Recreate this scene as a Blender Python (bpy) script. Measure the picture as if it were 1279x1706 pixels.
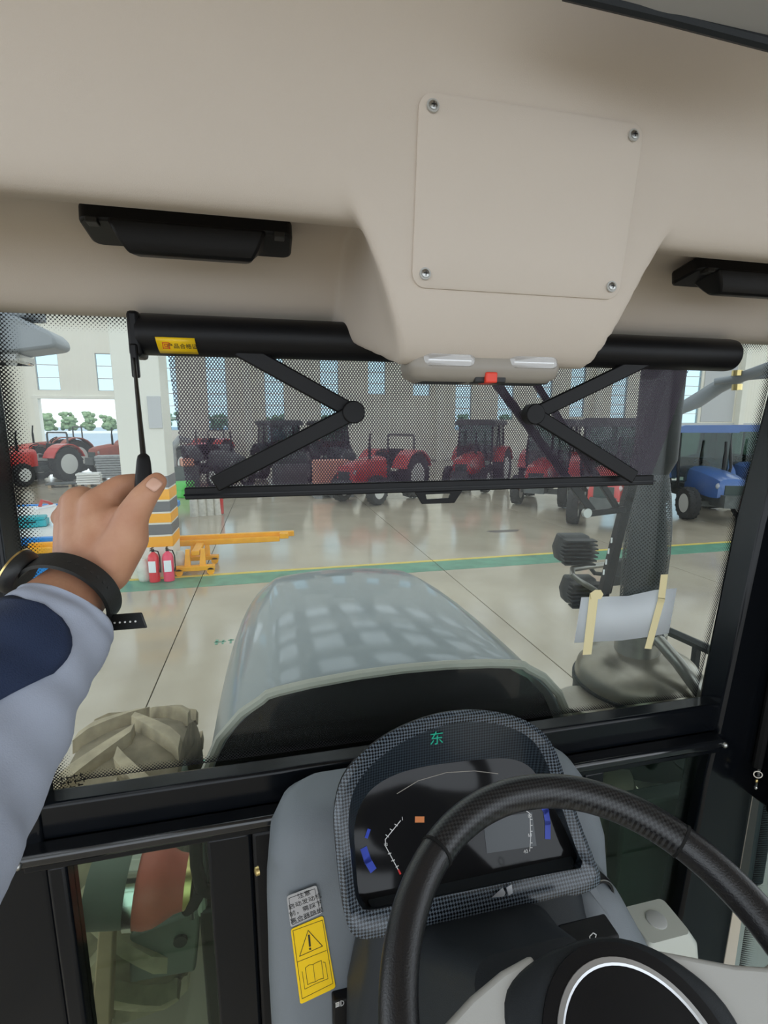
import bpy, math, random
from math import sin, cos, pi, radians, sqrt
from mathutils import Vector, Matrix
random.seed(7)
SC = bpy.context.scene
COL = SC.collection
for o in list(bpy.data.objects):
    bpy.data.objects.remove(o)

# ------------------------------------------------------------------ camera, world, exposure
FPX, IW, IH = 830.0, 1279, 1706
CAM = Vector((-.33, 0, 2.3))
YAW, PITCH = radians(12.9), math.atan((IH/2-705)/FPX)
FW = Vector((sin(YAW)*cos(PITCH), cos(YAW)*cos(PITCH), -sin(PITCH)))
RT = Vector((cos(YAW), -sin(YAW), 0))
UP = RT.cross(FW)
cd = bpy.data.cameras.new('camera')
cd.sensor_fit = 'VERTICAL'; cd.sensor_height = 36; cd.lens = FPX/IH*36
cd.clip_start = .02; cd.clip_end = 600
camo = bpy.data.objects.new('camera', cd); COL.objects.link(camo)
camo.matrix_world = Matrix(((RT.x, UP.x, -FW.x, CAM.x), (RT.y, UP.y, -FW.y, CAM.y), (RT.z, UP.z, -FW.z, CAM.z), (0, 0, 0, 1)))
SC.camera = camo
w = bpy.data.worlds.new('world'); SC.world = w; w.use_nodes = True
bg = w.node_tree.nodes['Background']
bg.inputs[0].default_value = (.86, .93, 1.0, 1); bg.inputs[1].default_value = 1.0
SC.view_settings.view_transform = 'Standard'; SC.view_settings.look = 'None'
SC.view_settings.gamma = 1; SC.view_settings.use_curve_mapping = False
SC.view_settings.exposure = 1.05
SC.cycles.max_bounces = 10; SC.cycles.diffuse_bounces = 5; SC.cycles.transparent_max_bounces = 24
SC.cycles.caustics_reflective = False; SC.cycles.caustics_refractive = False

def ray(x, y): return FW + RT*((x-IW/2)/FPX) - UP*((y-IH/2)/FPX)
def at(x, y, **k):                      # point of the place seen at a pixel, on the plane X=, Y= or Z= (metres)
    (ax, v), = k.items(); i = 'XYZ'.index(ax); d = ray(x, y)
    return CAM + d*((v-CAM[i])/d[i])
def deep(x, y, d): return CAM + ray(x, y)*d
def onplane(x, y, p, n):
    d = ray(x, y); return CAM + d*((p-CAM).dot(n)/d.dot(n))

# ------------------------------------------------------------------ materials
def srgb(r, g, b):
    f = lambda c: (c/255/12.92) if c/255 <= .04045 else ((c/255+.055)/1.055)**2.4
    return (f(r), f(g), f(b), 1)
def N(nt, t, **k):
    n = nt.nodes.new(t)
    for a, v in k.items(): setattr(n, a, v)
    return n
def mth(nt, op, a, b=None, c=None):
    n = N(nt, 'ShaderNodeMath', operation=op)
    for i, v in enumerate((a, b, c)):
        if v is None: continue
        if isinstance(v, (int, float)): n.inputs[i].default_value = v
        else: nt.links.new(v, n.inputs[i])
    return n.outputs[0]
def mat(name, col, rough=.5, metal=0., var=0., vscale=6., bump=0., bscale=200., col2=None, spec=None, coat=0., emit=None, trans=0.):
    m = bpy.data.materials.new(name); m.use_nodes = True; nt = m.node_tree
    p = nt.nodes['Principled BSDF']
    col = tuple(col) if len(col) == 4 else tuple(col)+(1,)
    p.inputs['Base Color'].default_value = col
    p.inputs['Roughness'].default_value = rough; p.inputs['Metallic'].default_value = metal
    if spec is not None: p.inputs['Specular IOR Level'].default_value = spec
    if coat: p.inputs['Coat Weight'].default_value = coat; p.inputs['Coat Roughness'].default_value = .04
    if emit: p.inputs['Emission Color'].default_value = col; p.inputs['Emission Strength'].default_value = emit
    if trans: p.inputs['Transmission Weight'].default_value = trans
    if var or bump:
        tc = N(nt, 'ShaderNodeTexCoord')
    if var:
        nz = N(nt, 'ShaderNodeTexNoise'); nz.inputs['Scale'].default_value = vscale; nz.inputs['Detail'].default_value = 6
        nt.links.new(tc.outputs['Object'], nz.inputs['Vector'])
        mx = N(nt, 'ShaderNodeMix', data_type='RGBA')
        mx.inputs[6].default_value = col
        c2 = col2 if col2 else tuple(c*(1-var) for c in col[:3])+(1,)
        mx.inputs[7].default_value = c2
        cr = N(nt, 'ShaderNodeMapRange'); cr.inputs[1].default_value = .35; cr.inputs[2].default_value = .68
        nt.links.new(nz.outputs[0], cr.inputs[0]); nt.links.new(cr.outputs[0], mx.inputs[0])
        nt.links.new(mx.outputs[2], p.inputs['Base Color'])
    if bump:
        nb = N(nt, 'ShaderNodeTexNoise'); nb.inputs['Scale'].default_value = bscale; nb.inputs['Detail'].default_value = 3
        nt.links.new(tc.outputs['Object'], nb.inputs['Vector'])
        b = N(nt, 'ShaderNodeBump'); b.inputs['Strength'].default_value = bump; b.inputs['Distance'].default_value = .002
        nt.links.new(nb.outputs[0], b.inputs['Height']); nt.links.new(b.outputs[0], p.inputs['Normal'])
    return m
def glassmat(name, tint=(.93, .97, .95), refl=1.0, haze=0.0, hcol=(.75, .77, .74)):
    m = bpy.data.materials.new(name); m.use_nodes = True; nt = m.node_tree; nt.nodes.clear()
    out = N(nt, 'ShaderNodeOutputMaterial')
    tr = N(nt, 'ShaderNodeBsdfTransparent'); tr.inputs[0].default_value = tuple(tint)+(1,)
    gl = N(nt, 'ShaderNodeBsdfGlossy'); gl.inputs['Roughness'].default_value = .01
    lw = N(nt, 'ShaderNodeLayerWeight'); lw.inputs[0].default_value = .5
    f = mth(nt, 'MULTIPLY_ADD', mth(nt, 'POWER', lw.outputs['Facing'], 5.0), .9*refl, .035*refl)
    mx = N(nt, 'ShaderNodeMixShader'); nt.links.new(f, mx.inputs[0])
    src = tr.outputs[0]
    if haze:
        df = N(nt, 'ShaderNodeBsdfDiffuse'); df.inputs[0].default_value = tuple(hcol)+(1,)
        nz = N(nt, 'ShaderNodeTexNoise'); nz.inputs['Scale'].default_value = 2.2; nz.inputs['Detail'].default_value = 4
        tc = N(nt, 'ShaderNodeTexCoord'); nt.links.new(tc.outputs['Object'], nz.inputs[0])
        hf = mth(nt, 'MULTIPLY', mth(nt, 'ADD', nz.outputs[0], .4), haze)
        m2 = N(nt, 'ShaderNodeMixShader'); nt.links.new(hf, m2.inputs[0])
        nt.links.new(tr.outputs[0], m2.inputs[1]); nt.links.new(df.outputs[0], m2.inputs[2]); src = m2.outputs[0]
    nt.links.new(src, mx.inputs[1]); nt.links.new(gl.outputs[0], mx.inputs[2]); nt.links.new(mx.outputs[0], out.inputs[0])
    return m
def holemat(name, col, pu, pv, r0, r1=None, rough=.7, stagger=True, base_alpha=1.0):
    """opaque sheet with round see-through holes; UV in metres, hole radius goes r0 -> r1 along a second UV map's v"""
    m = bpy.data.materials.new(name); m.use_nodes = True; nt = m.node_tree; nt.nodes.clear()
    out = N(nt, 'ShaderNodeOutputMaterial')
    uv = N(nt, 'ShaderNodeUVMap', uv_map='UVMap'); sp = N(nt, 'ShaderNodeSeparateXYZ'); nt.links.new(uv.outputs[0], sp.inputs[0])
    u = mth(nt, 'DIVIDE', sp.outputs[0], pu); v = mth(nt, 'DIVIDE', sp.outputs[1], pv)
    if stagger:
        a = mth(nt, 'ADD', u, v); b = mth(nt, 'SUBTRACT', u, v)
    else: a, b = u, v
    fa = mth(nt, 'SUBTRACT', mth(nt, 'FRACT', a), .5); fb = mth(nt, 'SUBTRACT', mth(nt, 'FRACT', b), .5)
    if stagger:   # back to sheet axes
        du = mth(nt, 'MULTIPLY', mth(nt, 'ADD', fa, fb), .5); dv = mth(nt, 'MULTIPLY', mth(nt, 'SUBTRACT', fa, fb), .5)
    else: du, dv = fa, fb
    d = mth(nt, 'SQRT', mth(nt, 'ADD', mth(nt, 'MULTIPLY', du, du), mth(nt, 'MULTIPLY', dv, dv)))
    if r1 is not None:
        u2 = N(nt, 'ShaderNodeUVMap', uv_map='Grade'); s2 = N(nt, 'ShaderNodeSeparateXYZ'); nt.links.new(u2.outputs[0], s2.inputs[0])
        rad = mth(nt, 'MULTIPLY_ADD', s2.outputs[1], r1-r0, r0)
    else: rad = r0
    hole = mth(nt, 'LESS_THAN', d, rad)
    if base_alpha < 1: hole = mth(nt, 'MAXIMUM', hole, 1-base_alpha)
    p = N(nt, 'ShaderNodeBsdfPrincipled'); p.inputs['Base Color'].default_value = tuple(col)+(1,); p.inputs['Roughness'].default_value = rough
    tr = N(nt, 'ShaderNodeBsdfTransparent'); mx = N(nt, 'ShaderNodeMixShader')
    nt.links.new(hole, mx.inputs[0]); nt.links.new(p.outputs[0], mx.inputs[1]); nt.links.new(tr.outputs[0], mx.inputs[2]); nt.links.new(mx.outputs[0], out.inputs[0])
    return m
def wovenmat(name, ca, cb, scale, rough=.3, coat=.6, tilt=62.2):
    # fine weave laid flat on the tilted trim
    m = mat(name, ca, rough, coat=coat); nt = m.node_tree
    tc = N(nt, 'ShaderNodeTexCoord'); ck = N(nt, 'ShaderNodeTexChecker'); ck.inputs['Scale'].default_value = scale
    ck.inputs['Color1'].default_value = tuple(ca)+(1,); ck.inputs['Color2'].default_value = tuple(cb)+(1,)
    r1 = N(nt, 'ShaderNodeMapping'); r1.inputs['Rotation'].default_value = (-radians(tilt), 0, 0)
    r2 = N(nt, 'ShaderNodeMapping'); r2.inputs['Scale'].default_value = (1, 1, 0); r2.inputs['Rotation'].default_value = (0, 0, radians(45)); r2.inputs['Location'].default_value = (0, 0, .0007)
    nt.links.new(tc.outputs['Object'], r1.inputs[0]); nt.links.new(r1.outputs[0], r2.inputs[0]); nt.links.new(r2.outputs[0], ck.inputs[0])
    nt.links.new(ck.outputs[0], nt.nodes['Principled BSDF'].inputs['Base Color'])
    return m

M = dict(
 headliner=mat('headliner_plastic', (.655, .585, .515), .75, var=.06, vscale=2.5, bump=.15, bscale=900),
 panelplastic=mat('panel_plastic', (.67, .60, .53), .7, bump=.1, bscale=900),
 hatch=mat('grey_hatch', (.42, .42, .42), .7),
 black=mat('black_paint', (.004, .005, .007), .18, spec=.3, bump=.02, bscale=300),
 blackgloss=mat('black_gloss', (.006, .007, .009), .12, spec=.8),
 void=mat('shaded_black', (.003, .003, .003), .6, spec=.1),  # darker copy of the blacks, so the gap behind the hood reads as shade
 blackmatt=mat('black_plastic', (.007, .007, .008), .42, spec=.25, bump=.1, bscale=800),
 rubber=mat('black_rubber', (.010, .010, .010), .75, spec=.2),
 silver=mat('silver_paint', (.25, .285, .30), .45, metal=.15, coat=.5, var=.05, vscale=3),
 sealing=mat('hood_seal', (.40, .39, .33), .5),
 chrome=mat('chrome', (.85, .85, .85), .12, metal=1),
 ringsilver=mat('satin_silver', (.62, .63, .65), .35, metal=.8),
 screw=mat('screw_steel', (.45, .45, .43), .3, metal=1),
 gold=mat('yellow_zinc', (.75, .58, .25), .3, metal=1),
 console=mat('console_grey', (.175, .195, .215), .5, spec=.3, bump=.2, bscale=600),
 darkgrey=mat('dark_grey_plastic', (.022, .026, .030), .5, spec=.25, bump=.2, bscale=700),
 lightgrey=mat('light_grey_plastic', (.50, .50, .48), .45, bump=.05, bscale=700),
 beigebox=mat('pale_plastic', (.55, .56, .50), .4),
 leather=mat('wheel_leather', (.009, .009, .011), .30, spec=.6, bump=.25, bscale=500),
 grip=wovenmat('wheel_grip', (.005, .005, .006), (.026, .027, .029), 300, .32, .0, 23),
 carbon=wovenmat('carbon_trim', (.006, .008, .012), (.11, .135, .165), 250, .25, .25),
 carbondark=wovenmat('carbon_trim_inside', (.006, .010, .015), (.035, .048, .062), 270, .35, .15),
 screen=mat('cluster_screen', (.012, .012, .013), .08, spec=.35),
 lcd=mat('lcd_pane', (.05, .058, .065), .15),
 white=mat('white_print', (.8, .8, .8), .5),
 blueprint=mat('blue_print', (.02, .06, .55), .4),
 orangeprint=mat('orange_print', (.75, .25, .08), .4),
 redprint=mat('red_print', (.7, .03, .03), .4),
 greenpen=mat('green_marker', (.02, .45, .30), .5),
 yellowlabel=mat('yellow_label', srgb(252, 208, 20), .35),
 silverlabel=mat('silver_label', (.50, .50, .52), .35, metal=.3),
 ink=mat('black_ink', (.02, .02, .02), .5),
 skin=mat('skin', (.56, .30, .185), .5, var=.18, vscale=30, bump=.12, bscale=260, col2=(.47, .22, .13, 1)),
 nail=mat('finger_nail', (.66, .40, .30), .3),
 sleeve=mat('sleeve_cloth', (.36, .40, .50), .85, var=.12, vscale=9, bump=.15, bscale=900),
 navy=mat('navy_cloth', (.010, .022, .062), .85, bump=.4, bscale=900),
 watch=mat('watch_rubber', (.012, .013, .013), .45, bump=.1, bscale=500),
 paper=mat('white_paper', (.86, .90, .95), .7),
 tape=mat('masking_tape', (.80, .70, .40), .6),
 concrete=mat('concrete_floor', (.49, .43, .335), .13, var=.2, vscale=.9, bump=.12, bscale=14, col2=(.40, .345, .265, 1)),
 concretedark=mat('joint_filler', (.10, .09, .08), .8),
 greenpaint=mat('green_floor_paint', (.13, .36, .24), .35, var=.3, vscale=5),
 yellowpaint=mat('yellow_floor_paint', (.80, .62, .12), .4, var=.2, vscale=5),
 puddle=mat('puddle_stain', (.12, .10, .09), .3),
 wall=mat('wall_panel', (.90, .87, .78), .6, var=.05, vscale=.5),
 wallgrey=mat('wall_grey_panel', (.55, .56, .58), .6),
 roofsheet=mat('roof_sheet', (.55, .55, .52), .6),
 post=mat('steel_post', (.88, .86, .78), .5, var=.05, vscale=2),
 frame=mat('window_frame', (.50, .52, .53), .4),
 outground=mat('outside_paving', (.27, .34, .40), .8, var=.08, vscale=.1),
 kerbwhite=mat('white_kerb', (.9, .9, .88), .7),
 leaf=mat('tree_leaf', (.26, .36, .20), .9, var=.35, vscale=.6),
 bark=mat('tree_bark', (.25, .2, .15), .9),
 colwhite=mat('column_white', (.82, .81, .74), .5, var=.05, vscale=.8),
 stripeyellow=mat('stripe_yellow', srgb(255, 178, 30), .45),
 stripegrey=mat('stripe_grey', (.16, .16, .17), .5),
 jackyellow=mat('jack_yellow', srgb(250, 176, 20), .4, var=.12, vscale=8),
 tableblue=mat('table_blue', srgb(30, 140, 225), .4),
 tablewhite=mat('table_white', (.80, .79, .77), .45, var=.08, vscale=3),
 teal=mat('teal_plastic', (.03, .42, .48), .45),
 extred=mat('extinguisher_red', srgb(225, 30, 50), .3, coat=.4),
 extpink=mat('extinguisher_faded', srgb(240, 70, 105), .35, coat=.3),
 sack=mat('white_sack', (.78, .75, .68), .85, var=.2, vscale=12),
 greenbox=mat('green_box', (.12, .62, .12), .45),
 red=mat('tractor_red', (.58, .035, .03), .3, coat=.5, var=.1, vscale=4),
 redbrown=mat('tractor_dull_red', (.40, .10, .07), .5, var=.2, vscale=5),
 blue=mat('tractor_blue', (.05, .13, .38), .3, coat=.4, var=.1, vscale=4),
 darkgreen=mat('dark_machine', (.03, .05, .045), .5),
 machine=mat('machine_grey', (.10, .11, .11), .5, var=.3, vscale=8),
 tyre=mat('tyre_far', (.035, .035, .037), .85, var=.3, vscale=9),
 rimwhite=mat('rim_white', (.70, .70, .68), .45),
 cabglass=glassmat('tractor_glass', (.45, .55, .52), 1.4),
 slabgrey=mat('grey_casting', (.36, .37, .38), .6, var=.25, vscale=9),
 pinkcrate=mat('orange_crate', (.78, .36, .26), .6, var=.1, vscale=6),
 wood=mat('wood', (.42, .30, .18), .7, var=.3, vscale=8),
 dustytyre=mat('dusty_tyre', (.30, .25, .165), .9, var=.35, vscale=14, bump=.5, bscale=60, col2=(.19, .16, .105, 1)),
 dustylug=mat('dusty_lug', (.50, .42, .28), .9, var=.3, vscale=16, bump=.5, bscale=60, col2=(.33, .28, .19, 1)),
 tyreside=mat('tyre_sidewall', (.075, .078, .072), .85, var=.4, vscale=20),
 muffler=mat('muffler_grey', (.36, .33, .27), .3, metal=.7, var=.25, vscale=9),
 pipegrey=mat('steel_pipe', (.40, .39, .35), .35, metal=.7, var=.2, vscale=20),
 guard=mat('guard_steel', (.028, .032, .032), .5, spec=.3),
 lampbody=mat('lamp_body', (.025, .028, .03), .5, spec=.3, var=.3, vscale=30),
 mirrorgrey=mat('bracket_grey', (.40, .43, .47), .4),
 hose=mat('silicone_hose', (.78, .17, .13), .45, var=.12, vscale=20),
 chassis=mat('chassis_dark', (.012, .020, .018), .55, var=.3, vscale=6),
 chassisgrey=mat('chassis_grey', (.15, .17, .14), .5, var=.3, vscale=5),
 glass=glassmat('windscreen_glass', (.94, .97, .96), .55, haze=.012),
 glasslow=glassmat('lower_glass', (.72, .82, .75), .9, haze=.0),  # tint deepened to stand for the shade under the tractor
 pane=glassmat('window_pane', (.70, .80, .84), .6),
 lens=glassmat('lamp_lens', (.9, .9, .9), 3.0, haze=.35, hcol=(.9, .9, .9)),
 lampbase=mat('dome_lamp_base', (.33, .30, .26), .35),
 redswitch=mat('red_switch', (.85, .06, .03), .4),
 shade=holemat('shade_mesh', (.050, .036, .058), .0054, .0076, .222, rough=.8, base_alpha=.91),
 frit=holemat('frit_dots', (.008, .008, .010), .0074, .0074, .19, .56),
 guardmesh=holemat('guard_mesh', (.06, .068, .068), .013, .013, .22, rough=.5),
)

def translucent(name, col, f):
    m = bpy.data.materials.new(name); m.use_nodes = True; nt = m.node_tree; nt.nodes.clear(); out = N(nt, 'ShaderNodeOutputMaterial')
    d = N(nt, 'ShaderNodeBsdfDiffuse'); t = N(nt, 'ShaderNodeBsdfTranslucent'); x = N(nt, 'ShaderNodeMixShader'); x.inputs[0].default_value = f
    d.inputs[0].default_value = tuple(col)+(1,); t.inputs[0].default_value = tuple(col)+(1,)
    nt.links.new(d.outputs[0], x.inputs[1]); nt.links.new(t.outputs[0], x.inputs[2]); nt.links.new(x.outputs[0], out.inputs[0]); return m
M['sheetpaper'] = translucent('sheet_paper', (.92, .94, .97), .72)
M['silver'].node_tree.nodes['Principled BSDF'].inputs['Coat Roughness'].default_value = .07
# ------------------------------------------------------------------ mesh helpers
class MB:
    def __init__(s): s.v = []; s.f = []
    def add(s, vs, fs):
        b = len(s.v); s.v += [tuple(p) for p in vs]; s.f += [tuple(i+b for i in f) for f in fs]; return s
    def box(s, x0, x1, y0, y1, z0, z1, mtx=None):
        vs = [Vector((x, y, z)) for x in (x0, x1) for y in (y0, y1) for z in (z0, z1)]
        if mtx is not None: vs = [mtx @ v for v in vs]
        return s.add(vs, [(0, 1, 3, 2), (4, 6, 7, 5), (0, 4, 5, 1), (2, 3, 7, 6), (0, 2, 6, 4), (1, 5, 7, 3)])
    def loft(s, rings, caps=True, closed=True):
        n = len(rings[0]); vs = [p for r in rings for p in r]; fs = []
        for i in range(len(rings)-1):
            for j in range(n if closed else n-1):
                k = (j+1) % n
                fs.append((i*n+j, i*n+k, (i+1)*n+k, (i+1)*n+j))
        if caps and closed:
            fs.append(tuple(range(n))[::-1]); fs.append(tuple((len(rings)-1)*n+j for j in range(n)))
        return s.add(vs, fs)
    def tube(s, pts, r, n=10, caps=True, sx=1.0):
        pts = [Vector(p) for p in pts]; rs = r if isinstance(r, (list, tuple)) else [r]*len(pts)
        rings = []; a = None
        for i, p in enumerate(pts):
            d = (pts[min(i+1, len(pts)-1)]-pts[max(i-1, 0)]).normalized()
            if a is None:
                a = d.orthogonal().normalized()
            else: a = (a-d*a.dot(d)).normalized()
            b = d.cross(a)
            rings.append([p+(a*cos(2*pi*k/n)*sx+b*sin(2*pi*k/n))*rs[i] for k in range(n)])
        return s.loft(rings, caps)
    def cyl(s, p0, p1, r0, r1=None, n=20): return s.tube([p0, p1], [r0, r0 if r1 is None else r1], n)
    def capsule(s, p0, r0, p1, r1, n=14):
        p0 = Vector(p0); p1 = Vector(p1); d = (p1-p0).normalized() if (p1-p0).length > 1e-6 else Vector((0, 0, 1))
        pts, rs = [], []
        for k in range(5):
            t = k/4*pi/2; pts.append(p0-d*r0*cos(t)); rs.append(max(r0*sin(t), r0*.05))
        for k in range(5):
            t = k/4*pi/2; pts.append(p1+d*r1*sin(t)); rs.append(max(r1*cos(t), r1*.05))
        return s.tube(pts, rs, n)
    def lathe(s, prof, c=(0, 0, 0), ax=(1, 0, 0), n=32, close=False):
        c = Vector(c); ax = Vector(ax).normalized(); a = ax.orthogonal().normalized(); b = ax.cross(a)
        rings = [[c+ax*h+(a*cos(2*pi*k/n)+b*sin(2*pi*k/n))*r for k in range(n)] for h, r in prof]
        if close: rings.append(rings[0])
        return s.loft(rings, caps=not close)
    def prism(s, poly, vec):
        poly = [Vector(p) for p in poly]; vec = Vector(vec); n = len(poly)
        vs = poly+[p+vec for p in poly]
        fs = [tuple(range(n))[::-1], tuple(range(n, 2*n))]+[(i, (i+1) % n, n+(i+1) % n, n+i) for i in range(n)]
        return s.add(vs, fs)
    def sphere(s, c, r, nu=16, nv=10):
        c = Vector(c); r = Vector(r) if hasattr(r, '__len__') else Vector((r, r, r))
        rings = [[c+Vector((r.x*cos(2*pi*k/nu)*sin(t), r.y*sin(2*pi*k/nu)*sin(t), r.z*cos(t))) for k in range(nu)]
                 for t in [max(.02, min(pi-.02, pi*i/nv)) for i in range(nv+1)]]
        return s.loft(rings)
    def strip(s, pts, wdt, nrm, th=.0006):
        """flat ribbon along pts lying on a surface of normal nrm"""
        nrm = Vector(nrm).normalized(); pts = [Vector(p) for p in pts]
        for p, q in zip(pts, pts[1:]):
            t = (q-p).normalized(); sd = t.cross(nrm)*wdt/2
            s.prism([p-sd-t*wdt*.3, q-sd+t*wdt*.3, q+sd+t*wdt*.3, p+sd-t*wdt*.3], nrm*th)
        return s
    def mesh(s, name, m, smooth=True, angle=40):
        me = bpy.data.meshes.new(name); me.from_pydata(s.v, [], s.f); me.materials.append(M[m] if isinstance(m, str) else m)
        import bmesh
        bm = bmesh.new(); bm.from_mesh(me); bmesh.ops.recalc_face_normals(bm, faces=bm.faces); bm.to_mesh(me); bm.free()
        if smooth:
            me.shade_smooth(); me.set_sharp_from_angle(angle=radians(angle))
        me.update(); return me
    def build(s, name, m, parent=None, bevel=0, seg=2, smooth=True, angle=40, sub=0):
        o = bpy.data.objects.new(name, s.mesh(name, m, smooth, angle)); COL.objects.link(o)
        if parent is not None: o.parent = parent
        if bevel:
            b = o.modifiers.new('bevel', 'BEVEL'); b.width = bevel; b.segments = seg; b.limit_method = 'ANGLE'; b.angle_limit = radians(35)
        if sub:
            d = o.modifiers.new('sub', 'SUBSURF'); d.levels = sub; d.render_levels = sub
        return o
def tag(o, label=None, cat=None, group=None, kind=None):
    if label: o['label'] = label
    if cat: o['category'] = cat
    if group: o['group'] = group
    if kind: o['kind'] = kind
    return o
def empty(name, loc=(0, 0, 0), rz=0, label=None, cat=None, group=None, kind=None):
    o = bpy.data.objects.new(name, None); COL.objects.link(o); o.location = loc; o.rotation_euler = (0, 0, rz)
    o.empty_display_size = .05
    return tag(o, label, cat, group, kind)
def struct(o): o['kind'] = 'structure'; return o
def copytree(o, parent=None):
    c = o.copy(); COL.objects.link(c); c.parent = parent
    for ch in o.children: copytree(ch, c)
    return c
def inst(name, me, parent, loc=(0, 0, 0), rot=(0, 0, 0), scale=(1, 1, 1)):
    o = bpy.data.objects.new(name, me); COL.objects.link(o); o.parent = parent
    o.location = loc; o.rotation_euler = rot; o.scale = scale
    return o
def uvsheet(name, m, quads, parent=None):
    """quads: list of (4 points, 4 uv, 4 grade)"""
    vs, fs, uv, gr = [], [], [], []
    for p, u, g in quads:
        b = len(vs); vs += [tuple(q) for q in p]; fs.append((b, b+1, b+2, b+3)); uv += u; gr += g
    me = bpy.data.meshes.new(name); me.from_pydata(vs, [], fs); me.materials.append(M[m])
    l1 = me.uv_layers.new(name='UVMap'); l2 = me.uv_layers.new(name='Grade')
    for i in range(len(uv)): l1.data[i].uv = uv[i]; l2.data[i].uv = gr[i]
    o = bpy.data.objects.new(name, me); COL.objects.link(o)
    if parent is not None: o.parent = parent
    return o
def text(name, s, m, parent, origin, ex, ey, size, depth=.0005, align='CENTER'):
    """flat lettering as a mesh; ex/ey = reading and up directions on the surface"""
    cu = bpy.data.curves.new(name, 'FONT'); cu.body = s; cu.size = size; cu.align_x = align; cu.align_y = 'CENTER'
    cu.extrude = depth/2; cu.resolution_u = 3
    t = bpy.data.objects.new(name, cu); COL.objects.link(t)
    dg = bpy.context.evaluated_depsgraph_get(); me = bpy.data.meshes.new_from_object(t.evaluated_get(dg))
    bpy.data.objects.remove(t); me.materials.clear(); me.materials.append(M[m]); me.name = name
    o = bpy.data.objects.new(name, me); COL.objects.link(o); o.parent = parent
    ex = Vector(ex).normalized(); ez = ex.cross(Vector(ey)).normalized(); ey = ez.cross(ex); p = Vector(origin)
    if parent is not None: p = p-parent.location
    o.matrix_local = Matrix(((ex.x, ey.x, ez.x, p.x), (ex.y, ey.y, ez.y, p.y), (ex.z, ey.z, ez.z, p.z), (0, 0, 0, 1)))
    return o
# ------------------------------------------------------------------ the hall: floor, far wall, windows, outside
WY = 30.0
fb = MB(); fb.box(-34, 56, -14, WY+.3, -.25, -.02)
floor = struct(fb.build('floor', 'concretedark'))
slab = MB(); slab.box(.006, 3.694, .006, 7.394, -.06, 0); slabme = slab.mesh('slab', 'concrete', False)
for i in range(-8, 15):
    for j in range(-2, 4):
        inst('slab', slabme, floor, (-1.4+3.7*i, .05+7.4*j, 0))
def plate(name, m, x0, x1, y0, y1, parent=floor, z=.003):
    b = MB(); b.box(x0, x1, y0, y1, 0, z); return b.build(name, m, parent, smooth=False)
for k in range(-4, 8): plate('green_line', 'greenpaint', -1.394+3.7*k, 2.294+3.7*k, 7.22, 7.73)
for k in range(-4, 8): plate('yellow_line', 'yellowpaint', -1.394+3.7*k, 2.294+3.7*k, 7.74, 7.83)
plate('green_line', 'greenpaint', -1.0, 1.2, 2.75, 3.3)
sm = MB()
for (a, b_, c_, d_) in ((-.98, -.86, 5.25, 5.27), (-.97, -.94, 5.2, 5.32), (-.90, -.88, 5.2, 5.3), (-.84, -.78, 5.27, 5.29), (-.82, -.80, 5.2, 5.3)):
    sm.box(a, b_, c_, d_, 0, .003)
tag(sm.build('painted_mark', 'greenpaint', floor, smooth=False), 'small green painted writing')
st = MB(); pp = []
for k in range(18):
    a = 2*pi*k/18; pp.append((4.55+.36*cos(a)*(1+.12*sin(3*a)), 9.7+.14*sin(a)*(1+.25*cos(2*a)), .001))
st.prism(pp, (0, 0, .002)); tag(st.build('puddle_stain', 'puddle', floor, smooth=False), 'dark oil stain')  # dark patch of a water puddle on the floor

wins = []   # x0, x1, z0, z1
for x0, zb in ((-11.95, 4.0), (-9.1, 4.0), (-6.2, 1.9), (-3.6, 1.9), (-.45, 1.35), (2.72, 1.75), (5.56, 4.0), (8.36, 3.95), (11.1, 1.85), (13.97, 2.5), (16.7, 3.9), (19.1, 2.7)):
    wins.append((x0, x0+1.08, zb, 5.93))
wins.append((22.2, 23.4, 2.3, 6.0)); wins.append((27.0, 29.3, 2.3, 7.4))
door = (-11.95, -8.02, 0.0, 3.56)
xs = sorted(set([-34, 56]+[v for a in wins for v in a[:2]]+[door[0], door[1]]))
wl = MB()
for a, b_ in zip(xs, xs[1:]):
    mid = (a+b_)/2; holes = sorted([(z0, z1) for (x0, x1, z0, z1) in wins+[door] if x0 < mid < x1])
    z = 0
    for z0, z1 in holes:
        if z0 > z: wl.box(a, b_, WY, WY+.25, z, z0)
        z = z1
    wl.box(a, b_, WY, WY+.25, z, 10)
wallo = struct(wl.build('wall_front', 'wall', smooth=False))
nt = M['wall'].node_tree     # sheet-metal ribs as fine relief
tcn = N(nt, 'ShaderNodeTexCoord'); wv = N(nt, 'ShaderNodeTexWave'); wv.inputs['Scale'].default_value = 1.3
nt.links.new(tcn.outputs['Object'], wv.inputs[0]); bpn = N(nt, 'ShaderNodeBump'); bpn.inputs['Strength'].default_value = .3; bpn.inputs['Distance'].default_value = .02
nt.links.new(wv.outputs[1], bpn.inputs['Height']); nt.links.new(bpn.outputs[0], nt.nodes['Principled BSDF'].inputs['Normal'])
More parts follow.
